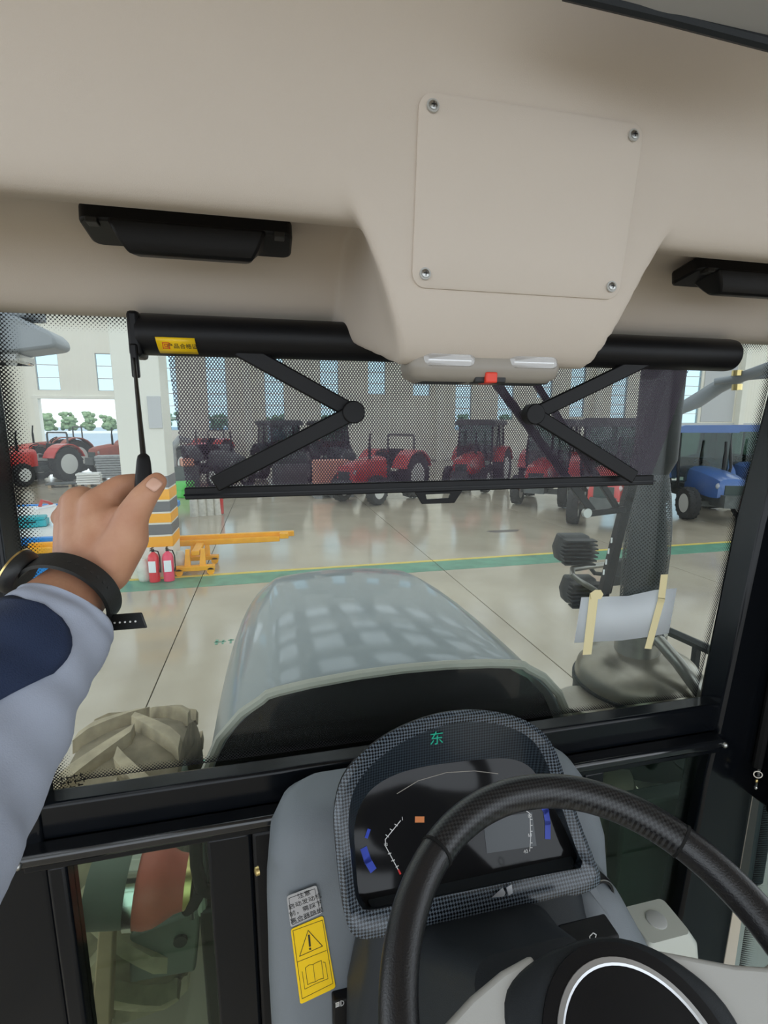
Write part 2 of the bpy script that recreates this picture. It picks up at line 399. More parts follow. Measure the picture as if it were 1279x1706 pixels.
for i, (x0, x1, z0, z1) in enumerate(wins):
    r = empty('window_%d' % (i+2), ((x0+x1)/2, WY+.1, z0), kind='structure')
    hw = (x1-x0)/2; h = z1-z0
    b = MB()
    for s_ in (-1, 1): b.box(s_*hw-.03, s_*hw+.03, -.04, .04, 0, h)
    for z in (0, h): b.box(-hw, hw, -.04, .04, z-.03, z+.03)
    b.build('window_frame', 'frame', r, smooth=False)
    n = max(2, round(h/.66))
    bar = MB(); bar.box(-hw+.03, hw-.03, -.03, .03, -.022, .022); bm_ = bar.mesh('glazing_bar', 'frame', False)
    for k in range(1, n): inst('glazing_bar', bm_, r, (0, 0, h*k/n))
    g = MB(); g.box(-hw+.03, hw-.03, -.004, .004, .03, h/n-.03); gm = g.mesh('pane', 'pane', False)
    for k in range(n): inst('pane', gm, r, (0, .0, h*k/n))
def trim(n, m, *a):
    b = MB(); b.box(*a); return struct(b.build('trim_%d' % n, m, bevel=.01))
trim(1, 'post', door[0]-.3, door[1]+.3, WY-.12, WY, 3.56, 3.72)
trim(2, 'post', door[0]-.22, door[0], WY-.14, WY, 0, 3.56)
trim(3, 'post', door[1], door[1]+.22, WY-.14, WY, 0, 3.56)
for n, x in ((4, -13.6), (5, -7.2), (6, -1.4), (7, 10.0), (8, 21.0), (9, 25.4), (10, 32.6)):
    trim(n, 'post', x-.22, x+.22, WY-.45, WY-.001, 0, 9.9)
trim(11, 'wallgrey', 29.5, 32.2, WY-.06, WY, 2.4, 9.5)
trim(12, 'wallgrey', 20.5, 56, WY-.1, WY-.001, 2.05, 2.3)

rf = MB()                                    # unseen sheet roof, added to shape light; skylight grid set for hood reflections
for k in range(31): rf.box(-34.5+3.0*k, -34.5+3.0*k+1.2, -14, WY+.25, 10.0, 10.08)
for k in range(11): rf.box(-34, 56, -14+4.4*k, -14+4.4*k+1.4, 10.081, 10.12)
struct(rf.build('unseen_roof_sheets', 'roofsheet', smooth=False))
rb = MB()
for k in range(8):
    y0 = -13+6.1*k; rb.box(-34, 56, y0, y0+.22, 9.55, 9.99)
struct(rb.build('roof_beams', 'post', smooth=False))
og = MB(); og.box(-220, 260, WY+.3, 330, -.3, -.03); struct(og.build('ground_outside', 'outground', smooth=False))
kb = MB(); kb.box(-150, 190, 128, 128.4, -.03, .55)
tag(kb.build('boundary_wall', 'kerbwhite', smooth=False), 'low white boundary wall far outside the hall', 'wall')
random.seed(11)
for k in range(76):
    x = -85+k*2.4+random.uniform(-.1, .1); y = 148+7*(k % 2)+random.uniform(-.5, .5); h = random.uniform(4.2, 6.3)
    t = empty('tree', (x, y, -.03), random.uniform(0, 6), 'pale green hazy tree beyond the paving outside the hall', 'tree', 'row of trees outside')
    tr = MB(); tr.tube([(0, 0, 0), (.1, 0, h*.3), (0, .1, h*.6)], [.22, .17, .1], 7); tr.build('trunk', 'bark', t)
    cr = MB()
    for q in range(30):
        a = random.uniform(0, 6.28); rr = random.uniform(.2, 1.5)
        cr.sphere((rr*cos(a), rr*sin(a), h*random.uniform(.14, .86)), (random.uniform(.4, .95), random.uniform(.4, .95), random.uniform(.35, .7)), 7, 5)
    cr.build('crown', 'leaf', t, smooth=False)

# ------------------------------------------------------------------ hall column with hazard stripes
cx0, cx1, cy0, cy1 = -2.42, -1.80, 7.82, 8.42
col = empty('hall_column', ((cx0+cx1)/2, (cy0+cy1)/2, 0), 0, 'tall white square column with yellow and grey stripes near the floor', 'column')
hx, hy = (cx1-cx0)/2, (cy1-cy0)/2
b = MB(); b.box(-hx, hx, -hy, hy, 0, 9.5); b.build('shaft', 'colwhite', col, bevel=.012)
pys = [(910, 893, 'stripeyellow'), (890, 873, 'stripegrey'), (870, 855, 'stripeyellow'), (852, 835, 'stripegrey'), (832, 815, 'stripeyellow'), (812, 793, 'stripegrey')]
for y0, y1, m in pys:
    z0 = at(285, y0, Y=cy0).z; z1 = at(285, y1, Y=cy0).z
    b = MB(); b.box(-hx-.006, hx+.006, -hy-.006, hy+.006, z0, z1); b.build('stripe', m, col, smooth=False)
b = MB(); q = at(262, 690, Y=cy0); b.box(.12, .3, -hy-.03, -hy, q.z-.2, q.z+.25); b.build('notice_plate', 'wallgrey', col, bevel=.004)

def extinguisher(px, m, label):
    p = at(px, 963, Z=0); p.y = 7.62; p = Vector((at(px, 950, Y=7.62).x, 7.62, 0))
    r = empty('fire_extinguisher', p, random.uniform(-.3, .3), label, 'fire extinguisher', 'fire extinguishers at the column')
    b = MB(); b.lathe([(0, .02), (.01, .075), (.36, .078), (.41, .065), (.44, .03), (.455, .022)], (0, 0, 0), (0, 0, 1), 24); b.build('cylinder', m, r)
    b = MB(); b.box(-.05, .05, -.083, -.07, .16, .33); b.build('paper_label', 'paper', r, bevel=.004)
    b = MB(); b.cyl((0, 0, .45), (0, 0, .49), .02); b.box(-.012, .012, -.10, .02, .487, .497); b.box(-.012, .012, -.09, .02, .512, .52); b.build('valve_lever', 'blackmatt', r)
    b = MB(); b.tube([(.02, 0, .47), (.07, 0, .46), (.095, -.01, .38), (.095, -.02, .22), (.09, -.03, .15)], [.009, .009, .009, .009, .015], 8); b.build('hose', 'rubber', r)
extinguisher(257, 'extred', 'red fire extinguisher at the striped column, next to the pinkish one')
extinguisher(281, 'extpink', 'faded pinkish red fire extinguisher at the striped column beside the yellow trolley')
for px, s_, lb in ((240, .09, 'white sack slumped on the blue-leg side of the extinguishers'), (301, .12, 'white sack slumped between the extinguishers and the yellow trolley')):
    p = at(px, 950, Y=8.05 if px > 280 else 7.68); b = MB()
    rings = []
    for i in range(9):
        t = i/8; rr = s_*(.75+.35*sin(pi*t))*(1 if t < .85 else .6)
        rings.append([(rr*cos(2*pi*k/16)*(1+.08*sin(5*k+i)), rr*.8*sin(2*pi*k/16)*(1+.07*cos(4*k+i)), t*.34) for k in range(16)])
    b.loft(rings); o = b.build('sack', 'sack', angle=80); o.location = (p.x, p.y, 0); tag(o, lb, 'sack', 'sacks by the column')

# yellow beam trolley
tro = empty('beam_trolley', (-1.5, 7.9, 0), 0, 'yellow steel beam on a wheeled trolley beside the striped column', 'trolley')
bz = at(320, 900, Y=8.6).z; xr = at(490, 893, Y=8.6).x; xl = at(45, 912, Y=8.6).x
b = MB(); b.box(xl+1.5, xr+1.5-.25, .62, .70, bz-.08, bz+.01); b.box(xl+1.5, xr+1.5, .72, .80, bz-.02, bz+.07); b.build('beam', 'jackyellow', tro, bevel=.01)
b = MB(); b.box(xr+1.5-.25, xr+1.5-.1, .60, .82, bz-.03, bz+.06); b.build('beam_end', 'jackyellow', tro, bevel=.01)
for dy in (-.05, .55):
    for dx in (-.12, .10):
        b = MB(); b.prism([(dx-.05, dy, .1), (dx+.05, dy, .1), (dx+.03, dy+.1, bz), (dx-.03, dy+.1, bz)], (0, .05, 0)); b.build('upright', 'jackyellow', tro, bevel=.005)
    b = MB(); b.box(-.3, .28, dy-.04, dy+.08, .07, .14); b.build('foot_rail', 'jackyellow', tro, bevel=.008)
    for dx in (-.24, .22):
        b = MB(); b.cyl((dx, dy-.04, .055), (dx, dy+.03, .055), .055); b.build('castor', 'jackyellow', tro)
b = MB(); b.box(-.06, .06, 0, .6, bz-.09, bz-.02); b.build('crosshead', 'jackyellow', tro, bevel=.01)

# assembly table with blue edges
ty0, ty1, tz = 8.86, 12.6, .47
txr = at(232, 893, Y=ty0).x; txl = -9.0
tb = empty('assembly_table', ((txl+txr)/2, (ty0+ty1)/2, 0), 0, 'low white-topped assembly table with bright blue steel edges', 'table')
hx, hy = (txr-txl)/2, (ty1-ty0)/2
b = MB(); b.box(-hx+.06, hx-.06, -hy+.06, hy-.06, tz-.04, tz-.005); b.build('table_top', 'tablewhite', tb, smooth=False)
for s_ in (-1, 1):
    b = MB(); b.box(-hx, hx, s_*hy-.06, s_*hy+.06, tz-.09, tz+.02); b.build('edge_beam', 'tableblue', tb, bevel=.006)
    b = MB(); b.box(s_*hx-.06, s_*hx+.06, -hy+.06, hy-.06, tz-.09, tz+.02); b.build('edge_beam', 'tableblue', tb, bevel=.006)
    for x in (-hx+.1, -hx*.35, hx*.3, hx-.1):
        b = MB(); b.box(x-.05, x+.05, s_*hy-.05, s_*hy+.05, 0, tz-.09); b.build('leg', 'tableblue', tb, bevel=.006)
p = at(50, 878, Z=tz+.02)
te = empty('tool_case', (p.x, p.y+.2, tz+.0), .2, 'teal plastic tool case lying on the white assembly table', 'tool case')
b = MB(); b.box(-.28, .2, -.16, .16, 0, .12); b.build('case_body', 'teal', te, bevel=.015)
b = MB(); b.box(-.26, .18, -.15, .15, .12, .18); b.build('lid', 'teal', te, bevel=.02)
b = MB(); b.tube([(-.12, -.16, .1), (-.12, -.2, .1), (.04, -.2, .1), (.04, -.16, .1)], .012, 8); b.build('handle', 'darkgrey', te)
p = at(94, 876, Z=tz+.02); b = MB()
b.loft([[(.17*cos(2*pi*k/14)*(1-.4*t)*(1+.12*sin(4*k+6*t)), .14*sin(2*pi*k/14)*(1-.3*t)*(1+.1*cos(3*k)), .26*t) for k in range(14)] for t in (0, .3, .6, .85, 1)])
o = b.build('plastic_bag', 'paper', angle=70); o.location = (p.x, p.y+.2, tz-.004); tag(o, 'crumpled white plastic bag beside the teal case on the table', 'bag')
p = at(52, 828, Z=tz+.02)
for dx, dy, sh, lb in ((0, 0, .3, 'grey metal bracket lying at the far edge of the white table'), (.95, .05, .25, 'red and white bracket at the far edge of the white table')):
    o_ = empty('loose_bracket', (p.x+dx, 12.2+dy, tz-.004), .3+dx, lb, 'bracket')
    b = MB(); b.box(-sh, sh, -.06, .06, 0, .04); b.build('plate', 'slabgrey' if not dx else 'paper', o_, bevel=.005)
    b = MB(); b.tube([(-sh*.6, 0, .04), (-sh*.3, 0, .16), (sh*.4, 0, .1), (sh*.8, 0, .04)], .035, 8); b.build('arm', 'machine' if not dx else 'red', o_)
# blue stand near column
p = at(222, 962, Z=0)
bs = empty('blue_stand', (at(222, 945, Y=8.1).x, 8.1, 0), .1, 'small blue steel stand beside the striped column', 'stand')
for dx in (-.09, .09):
    b = MB(); b.box(dx-.025, dx+.025, -.03, .03, 0, .42); b.build('leg', 'tableblue', bs, bevel=.005)
b = MB(); b.box(-.13, .13, -.06, .06, .42, .46); b.build('top_plate', 'tableblue', bs, bevel=.005)
b = MB(); b.box(-.09, .09, -.015, .015, .18, .22); b.build('stretcher', 'tableblue', bs, bevel=.004)
p = at(58, 945, Y=8.3)
bx = empty('blue_bin', (p.x, 8.3, 0), .4, 'open blue parts bin on the floor under the table edge', 'bin')
b = MB(); b.box(-.22, .22, -.17, .17, 0, .02); b.build('bottom', 'tableblue', bx)
for a in ((-.22, .22, -.17, -.15, .02, .24), (-.22, .22, .15, .17, .02, .24), (-.22, -.2, -.15, .15, .02, .24), (.2, .22, -.15, .15, .02, .24)):
    b = MB(); b.box(*a); b.build('side', 'tableblue', bx, bevel=.003)

# green box with machine behind the column
p = at(297, 828, Z=0)
gb = empty('green_cabinet', (p.x+.05, p.y, 0), 0, 'low green steel cabinet just behind the striped column', 'cabinet')
b = MB(); b.box(-.42, .42, -.3, .3, 0, .48); b.build('body', 'greenbox', gb, bevel=.015)
for k in (0, 1):
    b = MB(); b.box(-.39, .39, -.315, -.3, .03+.23*k, .23+.22*k); b.build('drawer', 'greenbox', gb, bevel=.006)
mc = empty('assembly_machine', (p.x+.05, p.y+1.0, 0), .3, 'grey and orange machine standing behind the green cabinet', 'machine')
b = MB(); b.box(-.45, .45, -.3, .3, 0, .9); b.build('base', 'machine', mc, bevel=.02)
b = MB(); b.tube([(-.3, 0, .9), (-.3, 0, 1.5), (-.05, 0, 1.8), (.3, 0, 1.7)], [.14, .12, .12, .08], 10); b.build('arm', 'slabgrey', mc)
b = MB(); b.box(-.1, .3, -.34, .1, .9, 1.15); b.build('motor', 'pinkcrate', mc, bevel=.04)
p = at(347, 858, Z=0); r = empty('sack_bundle', (p.x, p.y, 0), .2, 'bundle of white paper sacks with a red strip, standing beyond the column', 'bundle')
for k in range(4):
    b = MB(); x = -.33+.19*k
    b.loft([[(x+(.11-.02*t)*cos(2*pi*j/12)*(1+.1*sin(3*j+k)), (.14-.03*t)*sin(2*pi*j/12), .62*t) for j in range(12)] for t in (0, .08, .4, .8, 1)])
    b.build('sack', 'sack', r, angle=70)
b = MB(); b.box(.29, .37, -.12, .0, .02, .62); b.build('red_strip', 'red', r, bevel=.02)

# ------------------------------------------------------------------ tractors parked in the hall
def lugtyre(R, wd, m='tyre', n=18, lugs=True):
    b = MB(); h = wd/2
    b.lathe([(-h*.8, R*.56), (-h, R*.7), (-h, R*.9), (-h*.75, R*.955), (h*.75, R*.955), (h, R*.9), (h, R*.7), (h*.8, R*.56)], (0, 0, 0), (1, 0, 0), 28, close=True)
    if lugs:
        for k in range(n):
            for s_ in (-1, 1):
                a0 = 2*pi*(k+(.5 if s_ > 0 else 0))/n; a1 = a0+2*pi/n*.9
                def P(x, a, r): return Vector((x, r*cos(a), r*sin(a)))
                da = pi/n*.45
                b.add([P(0, a1, R*.94), P(0, a1+da, R*.94), P(s_*h, a0+da, R*.88), P(s_*h, a0, R*.88),
                       P(0, a1, R), P(0, a1+da, R), P(s_*h*1.0, a0+da, R*.965), P(s_*h*1.0, a0, R*.965)],
                      [(4, 5, 6, 7), (0, 1, 5, 4), (1, 2, 6, 5), (2, 3, 7, 6), (3, 0, 4, 7)])
    return b.mesh('tyre', m)
def rimmesh(R, wd, m='rimwhite'):
    b = MB(); h = wd/2
    b.lathe([(-h*.85, R*.57), (-h*.6, R*.5), (-h*.1, R*.42), (-h*.05, R*.15), (-h*.5, R*.14), (-h*.5, .001), (h*.5, .001), (h*.5, R*.14), (h*.05, R*.15), (h*.1, R*.42), (h*.6, R*.5), (h*.85, R*.57)], (0, 0, 0), (1, 0, 0), 24)
    return b.mesh('rim', m)
TY = {'f': lugtyre(.43, .24), 'r': lugtyre(.70, .38)}; RM = {'f': rimmesh(.43, .24), 'r': rimmesh(.70, .38)}
CACHE = {}
def shared(key, fn):
    if key not in CACHE: CACHE[key] = fn()
    return CACHE[key]
def boxes(name, m, *bb):
    b = MB()
    for a in bb: b.box(*a)
    return b.mesh(name, m, False)
def tractor(loc, rz, c, label, group, cab=False, tall=1.0, rops=True, stack=True):
    r = empty('parked_tractor', (loc[0], loc[1], 0), rz, label, 'tractor', group)
    r.scale = (1, 1, tall)
    for kx, s_ in enumerate((-1, 1)):
        for kind, x, y, R in (('f', .64, -1.25, .43), ('r', .74, .55, .70)):
            w_ = empty('wheel', (s_*x, y, R)); w_.parent = r
            inst('tyre', TY[kind], w_); inst('rim', RM[kind], w_)
    def hood():
        b = MB(); rings = []
        for y, hw, zt, zb in ((-1.92, .24, 1.02, .72), (-1.86, .31, 1.14, .66), (-1.6, .34, 1.22, .64), (-1.0, .35, 1.30, .66), (-.35, .36, 1.34, .68)):
            rings.append([(x*hw, y, zb+(zt-zb)*t) for x, t in ((-1, 0), (-1, .62), (-.9, .86), (-.6, .97), (0, 1), (.6, .97), (.9, .86), (1, .62), (1, 0))])
        b.loft(rings); return b.mesh('hood', c)
    inst('hood', shared(('hood', c), hood), r)
    inst('grille', shared('grille', lambda: boxes('grille', 'darkgreen', (-.2, .2, -1.945, -1.9, .7, .98))), r)
    def lampm():
        b = MB(); b.sphere((0, 0, 0), (.085, .06, .085), 12, 8); return b.mesh('headlight', 'lens')
    for s_ in (-1, 1): inst('headlight', shared('lamp', lampm), r, (s_*.27, -1.82, .95))
    inst('chassis', shared('chassis', lambda: boxes('chassis', 'machine', (-.2, .2, -1.85, .9, .42, .78), (-.6, .6, -1.31, -1.19, .36, .5), (-.62, .62, .45, .65, .55, .8), (-.42, .42, -.3, .3, .5, .66))), r)
    inst('front_weight', shared('fw', lambda: boxes('front_weight', 'machine', (-.26, .26, -2.1, -1.9, .45, .75))), r)
    def fender(s_):
        b = MB(); o1, i1 = [], []
        for k in range(9):
            a = radians(20+k*17.5); o1.append((.8*cos(a), .8*sin(a))); i1.append((.76*cos(a), .76*sin(a)))
        for k in range(8):
            (a0, z0), (a1, z1) = o1[k], o1[k+1]; (c0, w0), (c1, w1) = i1[k], i1[k+1]
            x0, x1 = sorted((s_*.42, s_*.95))
            b.add([(x0, .55-a0, .7+z0), (x1, .55-a0, .7+z0), (x1, .55-a1, .7+z1), (x0, .55-a1, .7+z1), (x0, .55-c0, .7+w0), (x1, .55-c0, .7+w0), (x1, .55-c1, .7+w1), (x0, .55-c1, .7+w1)],
                  [(0, 1, 2, 3), (7, 6, 5, 4), (0, 4, 5, 1), (3, 2, 6, 7), (1, 5, 6, 2), (0, 3, 7, 4)])
        return b.mesh('fender', c)
    for s_ in (-1, 1): inst('fender', shared(('fender', c, s_), lambda: fender(s_)), r)
    inst('seat', shared('seat', lambda: boxes('seat', 'blackmatt', (-.25, .25, .25, .7, .95, 1.08), (-.25, .25, .62, .74, 1.08, 1.5))), r)
    def wheelm():
        b = MB(); b.tube([(0, -.28, 1.2), (0, -.12, 1.42)], .03, 8)
        b.lathe([(-.015, .19), (.015, .19), (.015, .165), (-.015, .165)], (0, -.12, 1.42), (0, -.5, .85), 18, close=True); b.box(-.17, .17, -.14, -.1, 1.41, 1.43)
        return b.mesh('helm', 'blackmatt')
    inst('helm', shared('swheel', wheelm), r)
    if stack:
        def st_():
            b = MB(); b.tube([(.2, -1.0, 1.25), (.2, -1.0, 1.62), (.2, -1.0, 1.75), (.2, -.96, 2.0)], [.045, .045, .03, .03], 8); return b.mesh('exhaust', 'blackmatt')
        inst('exhaust', shared('stack', st_), r)
    if cab:
        def posts():
            b = MB()
            for s_ in (-1, 1):
                b.tube([(s_*.55, -.45, .7), (s_*.62, -.5, 1.3), (s_*.58, -.35, 2.25)], .035, 6); b.tube([(s_*.66, 1.1, .9), (s_*.6, 1.0, 2.25)], .035, 6); b.tube([(s_*.68, .35, 1.4), (s_*.62, .35, 2.25)], .03, 6)
            return b.mesh('cab_post', 'blackmatt')
        inst('cab_frame', shared('posts', posts), r)
        def roof():
            b = MB(); b.loft([[(x*q, y0, z) for x, y0 in ((-.72, -.55), (-.72, 1.15), (.72, 1.15), (.72, -.55))] for z, q in ((2.22, .96), (2.27, 1.0), (2.36, .98), (2.42, .8))]); return b.mesh('cab_roof', 'machine' if c == 'red' else c, True, 30)
        inst('cab_roof', shared(('roof', c), roof), r)
        inst('cab_glass', shared('cglass', lambda: boxes('cab_glass', 'cabglass', (-.57, .57, -.44, -.43, .9, 2.22), (-.62, -.61, -.4, 1.0, .95, 2.22), (.61, .62, -.4, 1.0, .95, 2.22), (-.57, .57, 1.03, 1.04, 1.0, 2.22))), r)
    elif rops:
        def rp():
            b = MB()
            for s_ in (-1, 1): b.tube([(s_*.5, .95, .8), (s_*.5, .95, 1.85), (s_*.46, .95, 1.93)], .035, 6)
            b.tube([(-.46, .95, 1.93), (.46, .95, 1.93)], .035, 6); return b.mesh('roll_bar', 'machine')
        inst('roll_bar', shared('rops', rp), r)
    return r
G1 = 'red tractors by the big doorway'; G2 = 'red tractors parked beyond the sun shade'; G3 = 'blue cab tractors'; G4 = 'dark cab tractors against the far wall'
tractor((-9.15, 22.1), radians(-27), 'red', 'bright red open tractor nearest the window edge by the doorway', G1)
tractor((-10.1, 26.6), radians(-50), 'redbrown', 'dull red open tractor standing in the middle of the big doorway', G1, tall=1.1)
tractor((-6.9, 26.2), radians(-36), 'redbrown', 'dull red open tractor behind the stacked grey castings', G1, tall=1.05)
tractor((-3.6, 28.0), radians(-30), 'red', 'bright red tractor half hidden by the striped column', G1)
tractor((3.1, 15.0), radians(-48), 'red', 'red open tractor seen through the shade above the pull tab', G2)
tractor((7.0, 16.8), radians(-40), 'red', 'red cab tractor seen through the shade, standing farthest behind', G2, cab=True)
tractor((7.9, 13.5), radians(-42), 'red', 'red cab tractor seen through the shade behind the wiper arms', G2, cab=True)
tractor((7.75, 10.6), radians(-40), 'red', 'red cab tractor with its pale rear rim below the shade by the wiper', G2, cab=True)
tractor((10.5, 10.9), radians(-20), 'blue', 'blue cab tractor beside the pillar, nose towards the glass', G3, cab=True, tall=.93)
tractor((12.9, 11.8), radians(-20), 'blue', 'second blue cab tractor, cut off by the black pillar', G3, cab=True, tall=.93)
tractor((.2, 21.0), radians(20), 'darkgreen', 'dark cab tractor seen through the shade below the folding arm', G4, cab=True)
tractor((2.3, 21.6), radians(15), 'darkgreen', 'dark cab tractor beside the orange crate seen through the shade', G4, cab=True)
tractor((-2.4, 19.6), radians(35), 'machine', 'grey open tractor seen through the shade right of the striped column', 'grey tractors', rops=False)

# castings and crates
def stackof(px, py, n, w_, d_, label, name='casting_stack', m='slabgrey', th=.085):
    p = at(px, py, Z=0); r = empty(name, (p.x, p.y+d_/2, 0), .15, label, 'stack')
    for s_ in (-1, 0, 1):
        b = MB(); b.box(s_*w_*.4-.05, s_*w_*.4+.05, -d_/2, d_/2, 0, .1); b.build('skid', 'wood', r)
    for k in range(n):
        b = MB(); j = random.uniform(-.04, .04); b.box(-w_/2+j, w_/2+j, -d_/2, d_/2, .1+k*th*1.18, .1+k*th*1.18+th); b.build('casting', m, r, bevel=.012)
stackof(190, 800, 9, 1.35, .9, 'tall stack of grey castings on skids in front of the doorway')
stackof(146, 812, 5, .75, .6, 'low stack of pale castings between the red tractors', m='tablewhite', th=.07)
stackof(115, 812, 1, 1.6, .5, 'single dark beam lying on skids on the floor', name='beam_stack', m='machine', th=.06)
p = at(556, 830, Z=0); r = empty('shipping_crate', (p.x, p.y+.5, 0), .1, 'orange pink shipping crate on a pallet seen through the shade', 'crate')
for k in range(3):
    b = MB(); b.box(-.6+.5*k, -.4+.5*k, -.45, .45, 0, .1); b.build('pallet_block', 'slabgrey', r)
b = MB(); b.box(-.7, .7, -.5, .5, .1, .16); b.build('pallet_board', 'slabgrey', r)
b = MB(); b.box(-.55, .55, -.4, .4, .16, 1.15); b.build('crate_body', 'pinkcrate', r, bevel=.01)
for k in range(5):
    b = MB(); b.box(-.55+.22*k+.0, -.55+.22*k+.2, -.42, -.4, .18, 1.13); b.build('plank', 'pinkcrate', r, bevel=.005)
p = at(500, 822, Z=0); r = empty('engine_block', (p.x-.3, p.y+.6, 0), .4, 'dark engine block on a stand beside the orange crate', 'engine')
b = MB(); b.box(-.5, .5, -.35, .35, .25, .95); b.build('block', 'machine', r, bevel=.04)
b = MB(); b.box(-.4, .4, -.2, .2, .95, 1.15); b.build('cylinder_head', 'darkgreen', r, bevel=.03)
for sx in (-.4, .4):
    for sy in (-.28, .28):
        b = MB(); b.cyl((sx, sy, 0), (sx, sy, .3), .04); b.build('leg', 'machine', r)
# ------------------------------------------------------------------ our tractor, outside the glass
# hood
hoodroot = empty('tractor_hood', (0, 1.22, 1.0), 0, 'silver grey rounded tractor hood ahead of the windscreen', 'hood')
prof = [(-1.0, .0), (-1.0, .30), (-.985, .50), (-.94, .66), (-.87, .79), (-.77, .885), (-.675, .935), (-.65, .953), (-.60, .963), (-.45, .980), (-.22, .995), (0, 1.0)]
prof = prof+[(-x, t) for x, t in prof[-2::-1]]
def hoodring(y, hw, zt, zb): return [(x*hw, y-1.22, zb+(zt-zb)*t-1.0) for x, t in prof]
stn = [(1.22, .545, 1.635, 1.0), (1.26, .548, 1.64, 1.0), (1.5, .55, 1.642, 1.0), (1.9, .545, 1.63, 1.0), (2.2, .53, 1.605, .98), (2.45, .51, 1.565, .96), (2.65, .485, 1.51, .94), (2.79, .455, 1.44, .9), (2.88, .42, 1.35, .88), (2.94, .38, 1.22, .86), (2.96, .35, 1.05, .85)]
b = MB(); b.loft([hoodring(*s_) for s_ in stn], caps=False, closed=False)
ho = b.build('hood_shell', 'silver', hoodroot, angle=32, sub=1)
so = ho.modifiers.new('thick', 'SOLIDIFY'); so.thickness = .006
b = MB(); rr = [Vector(p) for p in hoodring(1.215, .553, 1.643, 1.0)]; b.tube(rr, .013, 8); b.build('edge_seal', 'sealing', hoodroot)
b = MB(); b.prism([Vector(p)*1.0+Vector((0, .06, -.02)) for p in hoodring(1.215, .54, 1.62, 1.0)], (0, .01, 0)); b.build('firewall', 'void', hoodroot)  # sheet blackened to stand for the shade under the hood edge

# front wheel
fwl = empty('front_wheel', (-.93, 2.02, .54), 0, 'large dusty lugged front tyre beside the hood', 'wheel')
R, wd, h = .545, .40, .20
b = MB(); b.lathe([(-h*.8, R*.56), (-h, R*.68), (-h*1.02, R*.84), (-h*.9, R*.885), (-h*.5, R*.905), (h*.5, R*.905), (h*.9, R*.885), (h*1.02, R*.84), (h, R*.68), (h*.8, R*.56)], (0, 0, 0), (1, 0, 0), 48, close=True)
b.build('tyre', 'dustytyre', fwl)
b = MB(); b.lathe([(-h*.8, R*.57), (-h*.5, R*.5), (-h*.1, R*.42), (-h*.05, R*.15), (-h*.4, R*.12), (-h*.4, .001), (h*.4, .001), (h*.4, R*.12), (h*.05, R*.15), (h*.1, R*.42), (h*.5, R*.5), (h*.8, R*.57)], (0, 0, 0), (1, 0, 0), 36)
b.build('rim', 'pipegrey', fwl)
nl = 13
def lug(s_):
    b = MB(); rows = []
    for i in range(6):
        t = i/5; x = s_*(-.015+t*(h*1.03+.015)); a = -.42*t**.9; ro = R*(1.0-.012*t-.035*max(0, t-.8)*5); ri = R*.86
        dw = .075+.02*t; top = .052+.014*t
        P = lambda r_, aa: Vector((x, r_*sin(aa), r_*cos(aa)))
        rows.append([P(ri, a-dw), P(ro, a-top), P(ro, a+top), P(ri, a+dw)])
    b.loft(rows); return b.mesh('lug', 'dustylug', True, 30)
for s_ in (-1, 1):
    lm = lug(s_)
    for k in range(nl):
        inst('lug', lm, fwl, (0, 0, 0), (2*pi*(k+(.5 if s_ > 0 else 0))/nl, 0, 0))
# exhaust with perforated guard on the right
ex, ey = .92, 1.42
exh = empty('exhaust_stack', (ex, ey, 1.5), 0, 'black exhaust stack inside a perforated guard, behind the taped paper', 'exhaust')
pf = [(.0, .070), (.12, .071), (.24, .074), (.34, .071), (.44, .060), (.52, .045), (.60, .036)]
quads = []
n = 36
for (h0, r0), (h1, r1) in zip(pf, pf[1:]):
    for k in range(n):
        a0, a1 = 2*pi*k/n, 2*pi*(k+1)/n
        quads.append(([(r0*cos(a0), r0*sin(a0), h0+.12), (r0*cos(a1), r0*sin(a1), h0+.12), (r1*cos(a1), r1*sin(a1), h1+.12), (r1*cos(a0), r1*sin(a0), h1+.12)],
                      [(k*.0127, h0), ((k+1)*.0127, h0), ((k+1)*.0127, h1), (k*.0127, h1)], [(0, 0)]*4))
g_ = uvsheet('perforated_guard', 'guardmesh', quads, exh)
for p_ in g_.data.polygons: p_.use_smooth = True
b = MB(); b.tube([(0, 0, .05), (0, 0, .40), (0, 0, .66), (0, 0, 1.1)], [.06, .060, .032, .034], 20); b.build('pipe', 'guard', exh)
b = MB(); b.lathe([(.62, .04), (.68, .066), (1.25, .066), (1.28, .05)], (0, 0, 0), (0, 0, 1), 28); b.build('upper_silencer', 'guard', exh)
b = MB(); b.lathe([(-.06, .075), (.06, .075), (.06, .09), (.085, .09), (.085, .07)], (0, 0, 0), (0, 0, 1), 28); b.build('collar', 'pipegrey', exh)
# muffler housing
mu = empty('muffler_housing', (.945, 1.43, 1.13), 0, 'rounded grey metal muffler housing under the taped paper', 'muffler')
b = MB(); b.lathe([(.0, .215), (.24, .215), (.26, .217), (.295, .209), (.33, .18), (.36, .13), (.378, .08), (.382, .02)], (0, 0, 0), (0, 0, 1), 48)
b.build('dome', 'muffler', mu, angle=60)
b = MB(); b.lathe([(.0, .219), (.23, .219), (.23, .224), (.252, .224), (.252, .217)], (0, 0, 0), (0, 0, 1), 48); b.build('band', 'guard', mu)
for k in range(3):
    a = radians(235+22*k); b = MB(); b.cyl((.215*cos(a), .215*sin(a), .15), (.236*cos(a), .236*sin(a), .15), .014, n=8); b.build('bolt', 'screw', mu)
b = MB(); b.loft([[(-.255+rr_*.10*cos(2*pi*k/28), -.06+rr_*.09*sin(2*pi*k/28), z_) for k in range(28)] for rr_, z_ in ((1, .0), (1, .235), (.97, .243))]); b.build('side_cover', 'muffler', mu, angle=50)
